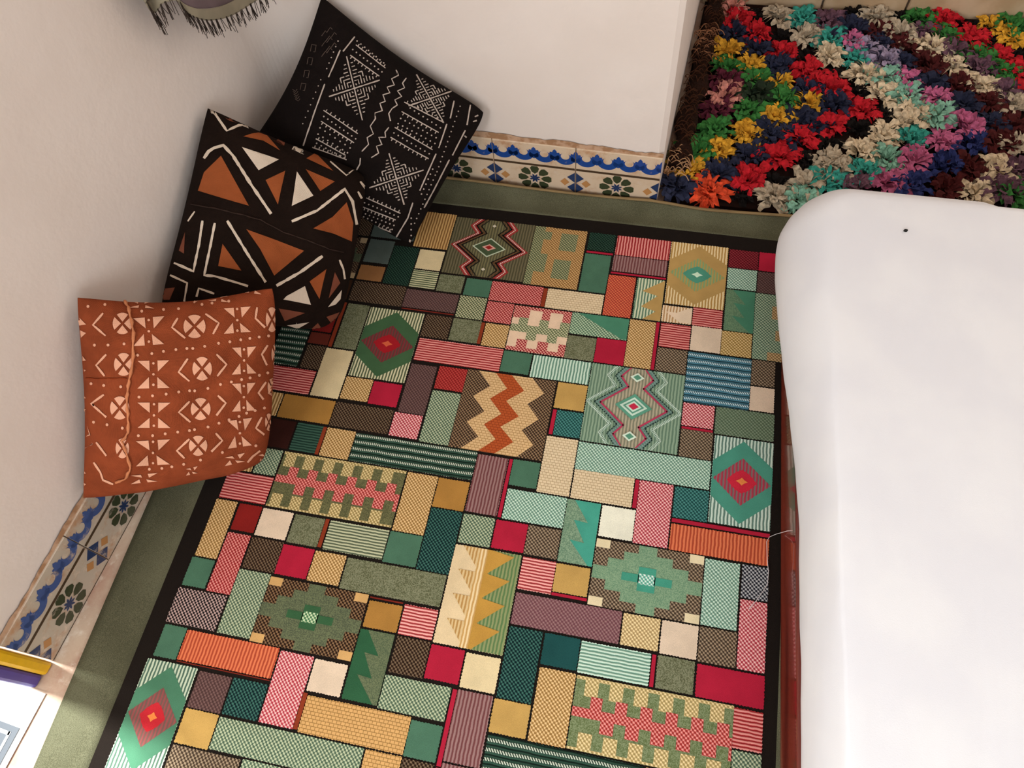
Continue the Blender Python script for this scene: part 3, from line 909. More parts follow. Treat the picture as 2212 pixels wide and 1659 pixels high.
TD = "S,137,2028 R,147,1983 K,193,2011 E,271,2012 T,334,2015 V,397,2010 N,148,1928 R,204,1930 K,274,1931 E,340,1938 T,407,1931 Y,136,1851 N,211,1870 R,280,1864 K,344,1857 C,400,1867 G,136,1791 Y,203,1806 N,273,1804 R,350,1793 K,409,1789 U,139,1737 G,213,1749 Y,278,1744 N,346,1729 R,407,1736 S,142,1688 D,217,1697 G,286,1682 Y,347,1674 N,410,1682 U,131,1631 G,207,1640 Y,273,1614 G,129,1555 Y,205,1553 N,256,1556 N,297,1555 E,276,1547 R,330,1551 N,325,1618 N,361,1607 R,401,1606 G,83,1479 Y,138,1487 N,218,1473 R,280,1481 K,346,1484 K,402,1539 Y,80,1411 N,138,1407 R,211,1400 K,281,1398 E,352,1402 E,402,1477 T,404,1417 N,43,1317 O,124,1312 K,201,1317 E,281,1329 M,335,1328 L,40,1453 F,29,1392 K,465,2051 N,456,1984 W,533,1981 E,529,2036 E,582,1979 K,589,2042 G,641,2040 R,692,2042 K,780,2026 Y,824,2031 G,868,2036 P,457,1926 T,470,1868 H,493,1909 N,531,1924 W,593,1927 C,661,1925 V,641,1993 G,698,1982 R,763,1978 K,821,1992 Y,866,1990 K,417,1800 C,489,1796 M,537,1798 H,541,1856 N,584,1857 W,654,1859 C,712,1862 V,716,1924 G,769,1913 R,827,1916 K,870,1924 R,410,1724 K,475,1731 C,535,1732 M,595,1733 P,593,1791 N,656,1789 W,720,1790 C,775,1800 V,778,1860 G,830,1856 R,868,1857 N,417,1676 R,479,1674 K,535,1666 C,601,1677 M,663,1678 P,660,1735 N,723,1720 W,790,1735 V,834,1791 E,841,1735 R,415,1603 K,474,1610 C,533,1588 C,599,1645 M,664,1656 P,724,1648 N,792,1663 W,838,1663 P,666,1584 B,734,1587 W,798,1595 E,835,1594 K,417,1537 C,479,1521 T,597,1581 M,537,1511 P,596,1513 B,667,1505 W,724,1502 C,786,1507 V,827,1513 E,423,1456 T,478,1454 P,539,1437 B,594,1431 W,664,1429 C,732,1428 V,797,1439 G,825,1435 T,417,1407 V,459,1404"
placed = []
rt = random.Random(5)
for e in TD.split():
    k, x, y = e.split(','); x = int(x) / 1000; y = int(y) / 1000
    if any((x - a) ** 2 + (y - b) ** 2 < 0.026 ** 2 for a, b in placed): continue
    placed.append((x, y))
    y = max(y, 1.352)
    o = bpy.data.objects.new('tuft', TUFTS[rt.randrange(6)]); COL.objects.link(o); o.parent = rug
    o.location = (x - RG[0], y - RG[1], 0.004); o.rotation_euler = (0, 0, rt.uniform(0, 6.28))
    sc = rt.uniform(1.12, 1.30)
    if k in 'LF': sc = 0.7
    if k in 'K': sc = 0.85
    o.scale = (sc, sc * 0.96, sc * rt.uniform(0.66, 0.82))
    o.material_slots[0].link = 'OBJECT'; o.material_slots[0].material = rag_mat(k)
# the rolled, fringed edge of the rug along the pier
m = MB()
m.tube([(0.040 + 0.05 * f + 0.004 * math.sin(f * 17), 1.40 + 0.66 * f, 0.026 + 0.004 * math.sin(f * 23)) for f in [k / 40 for k in range(41)]], lambda f: 0.024 + 0.006 * math.sin(f * 31), 10)
mesh_obj('rolled_edge', m.v, m.f, cloth('dark_wool', '2a1810', bump=0.8, scale=120, dist=0.01), rug, True, RG)
for nm, h, n, y0, y1, sd in (('brown_fringe', '4a2c1c', 150, 1.42, 2.05, 1), ('tan_fringe', '9a6a4c', 40, 1.78, 1.90, 2), ('pale_fringe', 'c0946c', 22, 1.36, 1.44, 3)):
    r = random.Random(sd); m = MB()
    for k in range(n):
        y = r.uniform(y0, y1); x = 0.035 + 0.05 * (y - 1.40) / 0.66 + r.uniform(-0.02, 0.03)
        a = r.uniform(-0.8, 0.8) + (math.pi if r.random() < .5 else 0); L = r.uniform(0.03, 0.06)
        pts = []
        for j in range(6):
            f = j / 5
            pts.append((max(x + L * math.cos(a) * (f - .3) * .6, 0.012 + 0.04 * (y - 1.31) / .77), y + L * math.sin(a) * f * .8, 0.044 + 0.016 * math.sin(f * 3.0) + r.uniform(-.002, .002)))
        m.tube(pts, 0.0013, 3)
    o = mesh_obj(nm, m.v, m.f, cloth(nm + '_wool', h), rug, False, RG); o['kind'] = 'stuff'

# ------------------------------------------------------------------ bed
def rail_x(y): return 0.334 - 0.031 * (y - 0.1)
BED = (0.8, 0.2, 0.0)
bed = tag(empty('bed_frame', BED), 'varnished dark red wooden bed frame holding the white mattress', 'bed frame')
def wood():
    t = NT('varnished_wood', 0.22, 0.5)
    mp = t.n('ShaderNodeMapping'); mp.inputs['Scale'].default_value = (14, 1.0, 14)
    t.l(t.tc.outputs['Object'], mp.inputs['Vector'])
    f = t.smooth(t.noise(1.6, 2, 0.45, mp.outputs[0]), 0.3, 0.7)
    t.color(t.mix(f, rgb('5a1c14'), rgb('8a3626')));     t.b.inputs['Coat Weight'].default_value = 0.6; t.b.inputs['Coat Roughness'].default_value = 0.05
    return t.m
M_WOOD = wood()
def rail(name, plan, z0, z1):
    m = MB(); m.prism(plan, z0, z1)
    o = mesh_obj(name, m.v, m.f, M_WOOD, bed, False, BED)
    b = o.modifiers.new('b', 'BEVEL'); b.width = 0.004; b.segments = 3
    return o
YN, YF = -1.0, 1.165
rail('side_rail', [(rail_x(YN), YN), (rail_x(YN) + 0.03, YN), (rail_x(YF) + 0.03, YF), (rail_x(YF), YF)], 0.014, 0.125)
rail('side_rail', [(1.27, YN), (1.30, YN), (1.27, YF), (1.24, YF)], 0.014, 0.125)
rail('end_rail', [(rail_x(YF) + 0.031, YF - 0.032), (1.239, YF - 0.032), (1.239, YF - 0.002), (rail_x(YF) + 0.031, YF - 0.002)], 0.014, 0.115)
rail('end_rail', [(rail_x(YN) + 0.031, YN), (1.269, YN), (1.269, YN + 0.03), (rail_x(YN) + 0.031, YN + 0.03)], 0.014, 0.115)
for k in range(7):
    y = -0.85 + 0.3 * k
    rail('slat', [(rail_x(y) + 0.031, y), (1.238, y), (1.238, y + 0.08), (rail_x(y) + 0.031, y + 0.08)], 0.085, 0.103)
# mattress in its fitted sheet
def sheet_mat():
    t = NT('white_cotton', 0.9, 0.15)
    f = t.smooth(t.noise(6, 3), 0.35, 0.65)
    t.color(t.mix(f, rgb('e8e8ec'), rgb('eeeef0')))
    mp = t.n('ShaderNodeMapping'); mp.inputs['Scale'].default_value = (9, 1.6, 9); mp.inputs['Rotation'].default_value = (0, 0, 0.12)
    t.l(t.tc.outputs['Object'], mp.inputs['Vector'])
    v = t.math('ADD', t.noise(1.0, 3, 0.5, mp.outputs[0]), t.math('MULTIPLY', t.noise(700, 1), 0.02))
    t.bump(v, 0.25, 0.02)
    return t.m
def crease_x(y): return 0.349 - 0.0335 * (y - 0.1)
XR = 1.255; YC = 1.098; YB = -0.96
def sstep(a, b, x):
    x = min(max((x - a) / (b - a), 0), 1); return x * x * (3 - 2 * x)
def outline(d, n=240, rad=0.06):
    """plan of the mattress pushed outwards by d (a fraction of the bulge)"""
    P = []
    r = rad + max(d, 0) * 1.0
    x0, x1, y0, y1 = 0.0, 1.0, YB - d, YC + d
    def seg(ax, ay, bx, by, k): P.extend([(ax + (bx - ax) * i / k, ay + (by - ay) * i / k) for i in range(k)])
    # work in a frame where the left edge is the crease line
    L = lambda y: crease_x(y)
    seg(-d, y0 + r, -d, y1 - r, 70)
    P.extend([(-d + r - r * math.cos(a), y1 - r + r * math.sin(a)) for a in [math.pi / 2 * i / 14 for i in range(14)]])
    w = 0.93
    seg(-d + r, y1, w + d - r, y1, 40)
    P.extend([(w + d - r + r * math.sin(a), y1 - r + r * math.cos(a)) for a in [math.pi / 2 * i / 14 for i in range(14)]])
    seg(w + d, y1 - r, w + d, y0 + r, 70)
    P.extend([(w + d - r + r * math.cos(a), y0 + r - r * math.sin(a)) for a in [math.pi / 2 * i / 14 for i in range(14)]])
    seg(w + d - r, y0, -d + r, y0, 40)
    P.extend([(-d + r - r * math.sin(a), y0 + r - r * math.cos(a)) for a in [math.pi / 2 * i / 14 for i in range(14)]])
    return [(crease_x(y) + x, y) for x, y in P]
m = MB(); rings = []
prof = [(-0.02, 0.127), (0.30, 0.130), (0.75, 0.150), (0.95, 0.178), (1.0, 0.205), (0.95, 0.235), (0.80, 0.265), (0.55, 0.292), (0.30, 0.309), (0.12, 0.317), (0.0, 0.320), (-0.2, 0.3212)]
base0 = outline(0.0)
N = len(base0)
rs = random.Random(9)
for f, z in prof:
    ring = []
    full_o = outline(0.05)
    for k in range(N):
        bx, by = base0[k]; ox, oy = full_o[k]
        bul = 0.40 + 0.92 * sstep(0.45, 1.0, by) if bx < 0.6 else 0.8
        wr = 0.0005 * math.sin(by * 55 + z * 40) + 0.0006 * math.sin(by * 23 - z * 70)
        x = bx + (ox - bx) * f * bul + (wr if 0 < f and bx < 0.5 else 0)
        y = by + (oy - by) * f * bul
        ring.append((x, y, z + 0.0008 * math.sin(by * 31) * (f > 0.2)))
    rings.append(ring)
for r_ in rings: m.v += r_
for a in range(len(rings) - 1):
    for k in range(N):
        q = (k + 1) % N
        m.f.append((a * N + k, (a + 1) * N + k, (a + 1) * N + q, a * N + q))
m.f.append(tuple(reversed(range(N))))
# top: shrink the last ring towards a spine, gently quilted
last = rings[-1]; cx = 0.80; steps = 20
prevb = (len(rings) - 1) * N
for s in range(1, steps + 1):
    f = s / steps; b = len(m.v)
    for (x, y, z) in last:
        X = x + (cx - x) * f; Y = y + (0.1 - y) * f
        e = min(X - crease_x(Y), YC - Y)
        zz = 0.322 + 0.003 * sstep(0.03, 0.2, e) + 0.0010 * math.sin(X * 21 + Y * 3) * sstep(0.05, 0.2, e)
        m.v.append((X, Y, zz))
    for k in range(N):
        q = (k + 1) % N
        m.f.append((prevb + k, b + k, b + q, prevb + q))
    prevb = b
mat_o = tag(mesh_obj('mattress', m.v, m.f, sheet_mat(), None, True, BED), 'thick mattress in a smooth white fitted sheet on the red wooden frame', 'mattress')
p = on_z(1957, 497, 0.326)
m = MB(); m.prism([(p.x + 0.0035 * math.cos(a) , p.y + 0.0018 * math.sin(a)) for a in [k * 0.7854 for k in range(8)]], p.z - 0.004, p.z + 0.0008)
mesh_obj('dark_speck', m.v, m.f, cloth('dark_lint', '2a2826'), mat_o, False, BED)

# loose thread hanging over the rail onto the carpet
px = [(1712, 1146, 0.126), (1700, 1147, 0.127), (1690, 1150, 0.05), (1676, 1154, 0.013), (1662, 1160, 0.0125), (1656, 1170, 0.0125), (1657, 1200, 0.0125), (1660, 1235, 0.0125), (1658, 1262, 0.0125), (1643, 1285, 0.0125), (1630, 1302, 0.0125), (1618, 1315, 0.0125)]
m = MB(); m.tube([on_z(a, b, z) for a, b, z in px], 0.0006, 4)
q = on_z(1656, 1170, 0.0)
tag(m.build('loose_thread', cloth('white_cotton_thread', 'e0d8d8'), None, True, (q.x, q.y, q.z)), 'fine white thread trailing from the bed rail onto the carpet edge', 'thread')

# ------------------------------------------------------------------ cushions
def smoothnoise(u, v, s):
    return math.sin(u * 7.3 + s) * math.sin(v * 6.1 + 2 * s) + 0.5 * math.sin(u * 13.7 + 3 * s + v * 4.0) * math.sin(v * 15.1 + s)
class Cushion:
    def __init__(s, name, TL, TR, BR, BL, thick, conc, mat, label, seed, n=56, back=0.8, pw=2.6, rnd=(.03, .05, .05, .03)):
        s.rnd = rnd
        s.c = [Vector(q) for q in (TL, TR, BR, BL)]
        s.TL, s.TR, s.BR, s.BL = s.c
        nrm = (s.TR - s.BL).cross(s.TL - s.BR).normalized()
        if nrm.dot(CAM_P - s.TL) < 0: nrm = -nrm
        s.n = nrm; s.th = thick; s.conc = conc; s.seed = seed; s.pw = pw
        low = min(s.c, key=lambda q: q.z)
        s.org = (low.x, low.y, 0.0)
        vs = []; fs = []; idx = {}
        def P(i, j, side):
            key = (i, j, 0 if i in (0, n) or j in (0, n) else side)
            if key in idx: return idx[key]
            u = 2 * i / n - 1; v = 2 * j / n - 1
            # ease the sampling so the rim is well resolved
            u = math.sin(u * math.pi / 2); v = math.sin(v * math.pi / 2)
            idx[key] = len(vs); vs.append(s.point(u, v, side if key[2] else 0)); return idx[key]
        for side in (1, -1):
            for j in range(n):
                for i in range(n):
                    q = (P(i, j, side), P(i + 1, j, side), P(i + 1, j + 1, side), P(i, j + 1, side))
                    fs.append(q if side > 0 else tuple(reversed(q)))
        s.root = tag(empty(name, s.org), label, 'cushion', None)
        s.back = back
        s.cover = mesh_obj('cover', vs, fs, mat, s.root, True, s.org)
        s.bvh = BVHTree.FromPolygons([Vector(v) for v in vs], fs)
    def point(s, u, v, side):
        cu = s.conc if isinstance(s.conc, tuple) else (s.conc,) * 4      # left, right, bottom, top
        ku = cu[1] if u > 0 else cu[0]; kv = cu[3] if v > 0 else cu[2]
        uu = u * (1 - ku * (1 - v * v)); vv = v * (1 - kv * (1 - u * u))
        rk = s.rnd[(0 if u < 0 else 1) if v > 0 else (3 if u < 0 else 2)]
        q = 1 - rk * (abs(u * v)) ** 5
        a, b = (uu * q + 1) / 2, (vv * q + 1) / 2
        p = s.BL * (1 - a) * (1 - b) + s.BR * a * (1 - b) + s.TR * a * b + s.TL * (1 - a) * b
        if side:
            h = ((1 - abs(u) ** s.pw) * (1 - abs(v) ** s.pw)) ** 0.55
            h = h * s.th * (1.0 if side > 0 else 0.75)
            h += 0.006 * smoothnoise(u, v, s.seed) * h / s.th
            p = p + s.n * (h * side)
        return p
    def hit(s, px, py, off):
        d = ray(px, py)
        loc, nr, i, dist = s.bvh.ray_cast(CAM_P, d)
        if loc is None or nr.dot(d) > -0.05:
            # just past the rim: take the nearest point of the cover
            t = (s.cen - CAM_P).dot(d)
            loc2, nr, i, dist = s.bvh.find_nearest(loc if loc else CAM_P + d * t)
            if dist > 0.02: return None
            loc = loc2
            if nr.dot(d) > 0: nr = -nr
        return loc + nr * off - d * off * 0.5
    @property
    def cen(s): return (s.TL + s.TR + s.BR + s.BL) / 4
    def marks(s, name, mat, polys=(), strokes=(), crop=(0, 0, 1), off=0.0010, parent=None, seed=1, step=7.0):
        """dyed figures: pixel outlines laid on the cloth"""
        ox, oy, sc = crop; r = random.Random(seed)
        bm = bmesh.new()
        def sub(tri, depth):
            a, b, c = tri
            if depth == 0 or max((a - b).length, (b - c).length, (c - a).length) < step:
                P = [s.hit(q.x, q.y, off) for q in tri]
                if None in P: return
                if max((P[0] - P[1]).length, (P[1] - P[2]).length, (P[2] - P[0]).length) > 0.06: return
                try: bm.faces.new([bm.verts.new(q) for q in P])
                except ValueError: pass
                return
            ab, bc, ca = (a + b) / 2, (b + c) / 2, (c + a) / 2
            for t3 in ((a, ab, ca), (ab, b, bc), (ca, bc, c), (ab, bc, ca)): sub(t3, depth - 1)
        from mathutils.geometry import tessellate_polygon
        for pl in polys:
            pts = [Vector((ox + x / sc, oy + y / sc, 0)) for x, y in pl]
            for t3 in tessellate_polygon([pts]): sub([pts[k] for k in t3], 5)
        for pl, w in strokes:
            pts = [Vector((ox + x / sc, oy + y / sc, 0)) for x, y in pl]
            w = w / sc / 2
            # resample
            Q = [pts[0]]
            for a, b in zip(pts, pts[1:]):
                k = max(1, int((b - a).length / step))
                Q += [a + (b - a) * (i + 1) / k for i in range(k)]
            L = []
            for k, q in enumerate(Q):
                d = (Q[min(k + 1, len(Q) - 1)] - Q[max(k - 1, 0)]).normalized(); nn = Vector((-d.y, d.x, 0)) * (w * r.uniform(0.75, 1.2))
                L.append((q - nn, q + nn))
            for (a, b), (c, d) in zip(L, L[1:]):
                sub([a, c, d], 1); sub([a, d, b], 1)
        bmesh.ops.remove_doubles(bm, verts=bm.verts, dist=0.00005)
        bmesh.ops.recalc_face_normals(bm, faces=bm.faces)
        for v in bm.verts: v.co -= Vector(s.org)
        return bm_obj(name, bm, mat, parent or s.root, True)
def _each(s, name, mat, polys, strokes, crop):
    for p in polys: s.marks(name, mat, [p], [], crop)
    for q in strokes: s.marks('ecru_line', mat, [], [q], crop)
Cushion.each = _each
def ngon(cx, cy, rx, ry=None, n=7, rot=0.0):
    ry = ry or rx
    return [(cx + rx * math.cos(rot + 2 * math.pi * k / n), cy + ry * math.sin(rot + 2 * math.pi * k / n)) for k in range(n)]
def mudcloth(name, h, var=0.15, sc=600):
    t = NT(name, 0.95, 0.08); a = rgb(h)
    mp = t.n('ShaderNodeMapping'); mp.inputs['Scale'].default_value = (1, 1, 1)
    f = t.smooth(t.noise(20, 5, 0.65), 0.3, 0.7)
    X = t.xyz()
    wv = t.math('MULTIPLY', t.math('SINE', t.math('MULTIPLY', X[1], 2600.0)), t.math('SINE', t.math('MULTIPLY', t.math('ADD', X[0], X[2]), 2200.0)))
    thr = t.math('ADD', t.math('MULTIPLY', f, 0.7), t.math('MULTIPLY', t.math('ADD', wv, 1.0), 0.15))
    t.color(t.mix(thr, shade(a, 1 - var), shade(a, 1 + var)))
    t.bump(t.math('ADD', t.math('ADD', t.noise(sc, 2), t.math('MULTIPLY', wv, 0.3)), t.math('MULTIPLY', t.noise(30, 3), 1.6)), 0.4, 0.0025)
    return t.m
def wall_pt_left(px, py, off):
    d = ray(px, py); n3 = Vector((NL.x, NL.y, 0)); p0 = Vector((A0.x, A0.y, 0)) + n3 * off
    return CAM_P + d * ((p0 - CAM_P).dot(n3) / d.dot(n3))
def wall_pt_back(px, py, off):
    d = ray(px, py); n3 = Vector((NB.x, NB.y, 0)); p0 = Vector((B0.x, B0.y, 0)) + n3 * off
    return CAM_P + d * ((p0 - CAM_P).dot(n3) / d.dot(n3))
def at_dist(px, py, ref, k=0.0):
    """point on the pixel's ray nearest to ref, k metres closer to the viewer"""
    d = ray(px, py); return CAM_P + d * ((Vector(ref) - CAM_P).dot(d) - k)

# black cushion in the corner
tl = wall_pt_back(693, -14, 0.02); tr = wall_pt_back(1062, 240, 0.02); br = on_z(888, 536, 0.035)
bl = tl + br - tr
K = Cushion('black_cushion', tl, tr, br, bl, 0.062, (0.10, 0.06, 0.04, 0.09), mudcloth('black_mudcloth', '17110f', 0.25), 'black mud-cloth cushion with fine white geometric marks leaning in the corner', 1.3, rnd=(.02, .07, .04, .03))
# brown cushion
tl = wall_pt_left(446, 228, 0.02); bl = wall_pt_left(338, 670, 0.03); br = on_z(735, 722, 0.035)
tr = at_dist(800, 372, tl + br - bl, 0.075)
Bn = Cushion('brown_cushion', tl, tr, br, bl, 0.066, (0.03, 0.02, 0.0, 0.05), mudcloth('black_brown_mudcloth', '1d130e', 0.2), 'black cushion with rust triangles and white lines between the two other cushions', 2.1, rnd=(.02, .08, .16, .04))
# rust cushion
tl = wall_pt_left(160, 636, 0.02); bl = wall_pt_left(176, 1080, 0.02); br = on_z(578, 1004, 0.04)
tr = at_dist(598, 612, tl + br - bl, 0.02)
Rd = Cushion('rust_cushion', tl, tr, br, bl, 0.074, (0.06, -0.01, -0.02, 0.13), mudcloth('rust_mudcloth', '8a4226', 0.22), 'rust orange cushion with pale pink crosses and bow-ties nearest the tiled wall', 3.7, rnd=(.03, .05, .07, .02))

# ---- dyed figures, rust cushion
M_PINK = mudcloth('pale_pink_dye', 'e2a88a', 0.06); CR4 = (100, 550, 2.765)
polys = []; strokes = []
def petal_cross(cx, cy, rx, ry, rot=0.0):
    for k in range(4):
        a0 = rot + math.pi / 2 * k - 0.62; a1 = rot + math.pi / 2 * k + 0.62
        am = (a0 + a1) / 2
        pts = [(cx + 0.16 * rx * math.cos(am), cy + 0.16 * ry * math.sin(am))]
        pts += [(cx + rx * math.cos(a0 + (a1 - a0) * j / 5), cy + ry * math.sin(a0 + (a1 - a0) * j / 5)) for j in range(6)]
        polys.append(pts)
for cx, cy, rx, ry in ((455, 412, 58, 64), (885, 430, 66, 70), (1345, 388, 36, 74), (462, 655, 56, 68), (930, 680, 58, 70), (1366, 596, 24, 66), (440, 915, 58, 70), (921, 921, 60, 66), (1345, 790, 26, 52), (906, 1140, 54, 60), (1326, 1000, 22, 52), (455, 1155, 40, 60)):
    petal_cross(cx, cy, rx, ry)
def bow(cx, cy, w, h, sk=0.0):
    for ex in (-1, 1):
        for ey in (-1, 1):
            polys.append([(cx + ex * w * 0.13 + sk * ey, cy + ey * h * (0.10 if 1 else 0)), (cx + ex * w * 0.5, cy + ey * h * 0.5 + ex * sk), (cx + ex * w * 0.13, cy + ey * h * 0.5 + ex * sk * 0.3)])
for b in ((612, 458, 185, 165, -6), (1140, 392, 160, 150, -6), (640, 715, 190, 165, -2), (1180, 632, 145, 160, -4), (643, 958, 195, 150, 0), (1178, 850, 140, 165, -4), (637, 1182, 205, 150, -6), (1155, 1065, 145, 165, -10), (570, 300, 150, 42, 3), (1028, 264, 120, 36, 4), (1225, 213, 120, 40, 6), (585, 1335, 160, 50, -8), (868, 1290, 70, 40, -8), (1125, 1222, 120, 50, -14), (1300, 1210, 70, 50, -12)):
    bow(*b)
for k, y in enumerate((395, 478, 610, 700, 835, 935, 1065, 1160, 1285, 1380)):
    polys.append([(188 + 6 * (k % 3), y - 32), (240, y - (10 if k % 2 else -22)), (200, y + 28)])
for c in ([(340, 350), (280, 420), (355, 485)], [(360, 595), (300, 660), (350, 725)], [(345, 835), (270, 890), (360, 970)], [(300, 1120), (330, 1160), (360, 1200)], [(785, 380), (750, 435), (830, 500)], [(950, 355), (1030, 410), (995, 475)], [(845, 620), (790, 700), (855, 755)], [(1015, 595), (1075, 655), (1020, 725)],
          [(855, 875), (790, 940), (860, 1000)], [(1025, 840), (1072, 885), (1015, 960)], [(855, 1100), (780, 1170), (825, 1215)], [(1010, 1065), (1050, 1110), (985, 1175)], [(1258, 315), (1248, 380), (1305, 435)], [(1320, 540), (1285, 595), (1315, 660)], [(1310, 760), (1265, 825), (1295, 865)], [(1285, 970), (1250, 1035), (1300, 1075)], [(285, 1240), (325, 1300), (340, 1345), (400, 1370)], [(880, 290), (925, 255), (990, 240)], [(1200, 1240), (1230, 1205), (1275, 1170)]):
    strokes.append((c, 12))
for x, y in ((290, 540), (370, 540), (465, 533), (545, 600), (630, 590), (700, 578), (775, 567), (840, 560), (875, 560), (945, 548), (1028, 530), (1095, 520), (1160, 508), (1215, 500), (1270, 492), (1325, 485), (270, 770), (345, 780), (445, 788), (555, 850), (635, 842), (715, 832), (790, 820), (855, 812), (885, 812), (965, 797), (1040, 775), (1105, 760), (1165, 745), (1215, 735), (1270, 720), (1320, 706), (285, 1000), (365, 1015), (455, 1035), (550, 1080), (635, 1080), (710, 1068), (785, 1058), (855, 1050), (885, 1045), (965, 1028), (1030, 1005), (1090, 985), (1150, 965), (1195, 945), (1245, 930), (1300, 915), (250, 310), (350, 300), (570, 340), (700, 330), (790, 325), (930, 300), (990, 292), (1090, 280), (615, 1280), (690, 1275), (750, 1265), (820, 1250), (920, 1225), (1050, 1180), (1250, 1140)):
    polys.append(ngon(x, y, 9))
for cx, cy in ((612, 458), (1140, 392), (640, 715), (1180, 632), (643, 958), (1178, 850), (637, 1182), (1155, 1065)):
    for dy in (-66, 0, 62): polys.append(ngon(cx, cy + dy, 8))
for pl in polys:
    if len(pl) == 7 and max(abs(q[0] - pl[0][0]) for q in pl) < 19: continue
    Rd.marks('triangle' if len(pl) == 3 else 'petal', M_PINK, [pl], [], CR4)
for st in strokes: Rd.marks('chevron', M_PINK, [], [st], CR4)
Rd.marks('dots', M_PINK, [pl for pl in polys if len(pl) == 7 and max(abs(q[0] - pl[0][0]) for q in pl) < 19], [], CR4)['kind'] = 'stuff'
M_CORD = mudcloth('frayed_cord', 'c98058', 0.2)
seam = [(470, 285), (490, 320), (508, 390), (520, 470), (517, 600), (505, 700), (492, 780), (484, 850), (490, 950), (492, 1060), (452, 1110), (478, 1180), (505, 1270), (470, 1340), (400, 1362)]
def cord(C, name, pts, crop, rad, mat, wob=0.0):
    ox, oy, sc = crop; r = random.Random(4); P = []
    fine = []
    for a, b in zip(pts, pts[1:]):
        for k in range(4): fine.append((a[0] + (b[0] - a[0]) * k / 4, a[1] + (b[1] - a[1]) * k / 4))
    for x, y in fine:
        q = C.hit(ox + (x + r.uniform(-wob, wob)) / sc, oy + (y + r.uniform(-wob, wob)) / sc, rad * 0.7)
        if q: P.append(q)
    m = MB(); m.tube(P, lambda f: rad * (0.7 + 0.3 * math.sin(f * 91)), 6)
    return mesh_obj(name, m.v, m.f, mat, C.root, True, C.org)
cord(Rd, 'frayed_seam', seam, CR4, 0.0032, M_CORD, 3)
cord(Rd, 'cross_seam', [(240, 738), (330, 742), (420, 738), (500, 736)], CR4, 0.0014, mudcloth('rust_thread', '8a3a1c'), 2)

# ---- dyed figures, brown cushion
CR6 = (330, 200, 3.017)
M_RUST = mudcloth('rust_dye', '96502c', 0.10); M_ECRU = mudcloth('ecru_cloth', 'd8c6b2', 0.06); M_DULL = mudcloth('dull_rust_dye', '7a4634', 0.1)
Bn.each('rust_triangle', M_RUST, [[(445, 412), (625, 738), (460, 690), (296, 640), (335, 520)], [(590, 287), (640, 270), (690, 262), (745, 282), (830, 380), (720, 315)], [(735, 570), (862, 510), (815, 730)], [(1000, 430), (1060, 395), (1175, 512)], [(995, 500), (1185, 580), (1090, 642)], [(1262, 715), (1305, 850), (1295, 970), (1180, 920), (1045, 885), (1170, 810)],
                                    [(610, 890), (985, 1030), (790, 1192), (700, 1020)], [(455, 985), (578, 1160), (425, 1130)], [(1130, 1150), (1085, 1345), (1020, 1230)]], [], CR6)
Bn.each('dull_triangle', M_DULL, [[(480, 125), (560, 160), (505, 182)], [(790, 285), (862, 320), (855, 348)], [(1185, 1170), (1220, 1240), (1145, 1340)], [(820, 1405), (990, 1435), (860, 1487)], [(1130, 1460), (1215, 1430), (1170, 1512)], [(1075, 1500), (1112, 1552), (1020, 1550)], [(60, 1280), (145, 1270), (110, 1350), (72, 1350)], [(212, 910), (205, 1050), (172, 1030)], [(1180, 432), (1270, 455), (1250, 475)]], [], CR6)
Bn.each('ecru_figure', M_ECRU, [[(580, 355), (700, 395), (822, 437), (690, 507)], [(938, 515), (1045, 672), (905, 738)], [(990, 1260), (1030, 1382), (850, 1347), (870, 1325)], [(1230, 1285), (1222, 1345), (1190, 1380), (1140, 1397)], [(875, 1515), (1018, 1495), (945, 1537)], [(915, 340), (1005, 365), (955, 392), (932, 382)]],
         [([(375, 95), (430, 175), (482, 250), (560, 215), (630, 212)], 16), ([(335, 430), (365, 385), (400, 362), (460, 345), (520, 410), (640, 600), (770, 790)], 20), ([(325, 835), (300, 1000), (265, 1165), (140, 1110)], 16), ([(405, 850), (375, 1000), (335, 1190), (400, 1195), (620, 1260)], 16), ([(485, 835), (610, 1040), (735, 1235)], 18), ([(905, 840), (1070, 770), (1250, 630), (1300, 710), (1328, 860)], 18),
          ([(1105, 1065), (960, 1170), (805, 1258)], 20), ([(115, 1190), (225, 1240), (205, 1360)], 13), ([(400, 1310), (300, 1275), (285, 1330)], 13), ([(1155, 450), (1260, 540), (1345, 475)], 9), ([(1350, 580), (1385, 625)], 14), ([(1335, 645), (1360, 690)], 13), ([(1215, 1090), (1240, 1150), (1250, 1215)], 13), ([(275, 775), (230, 840)], 10)], CR6)
cord(Bn, 'worn_seam', [(250, 730), (400, 755), (560, 790), (700, 830), (850, 910), (1000, 960), (1150, 1020), (1270, 1050)], CR6, 0.0016, mudcloth('dark_thread', '3a2c26'), 2)

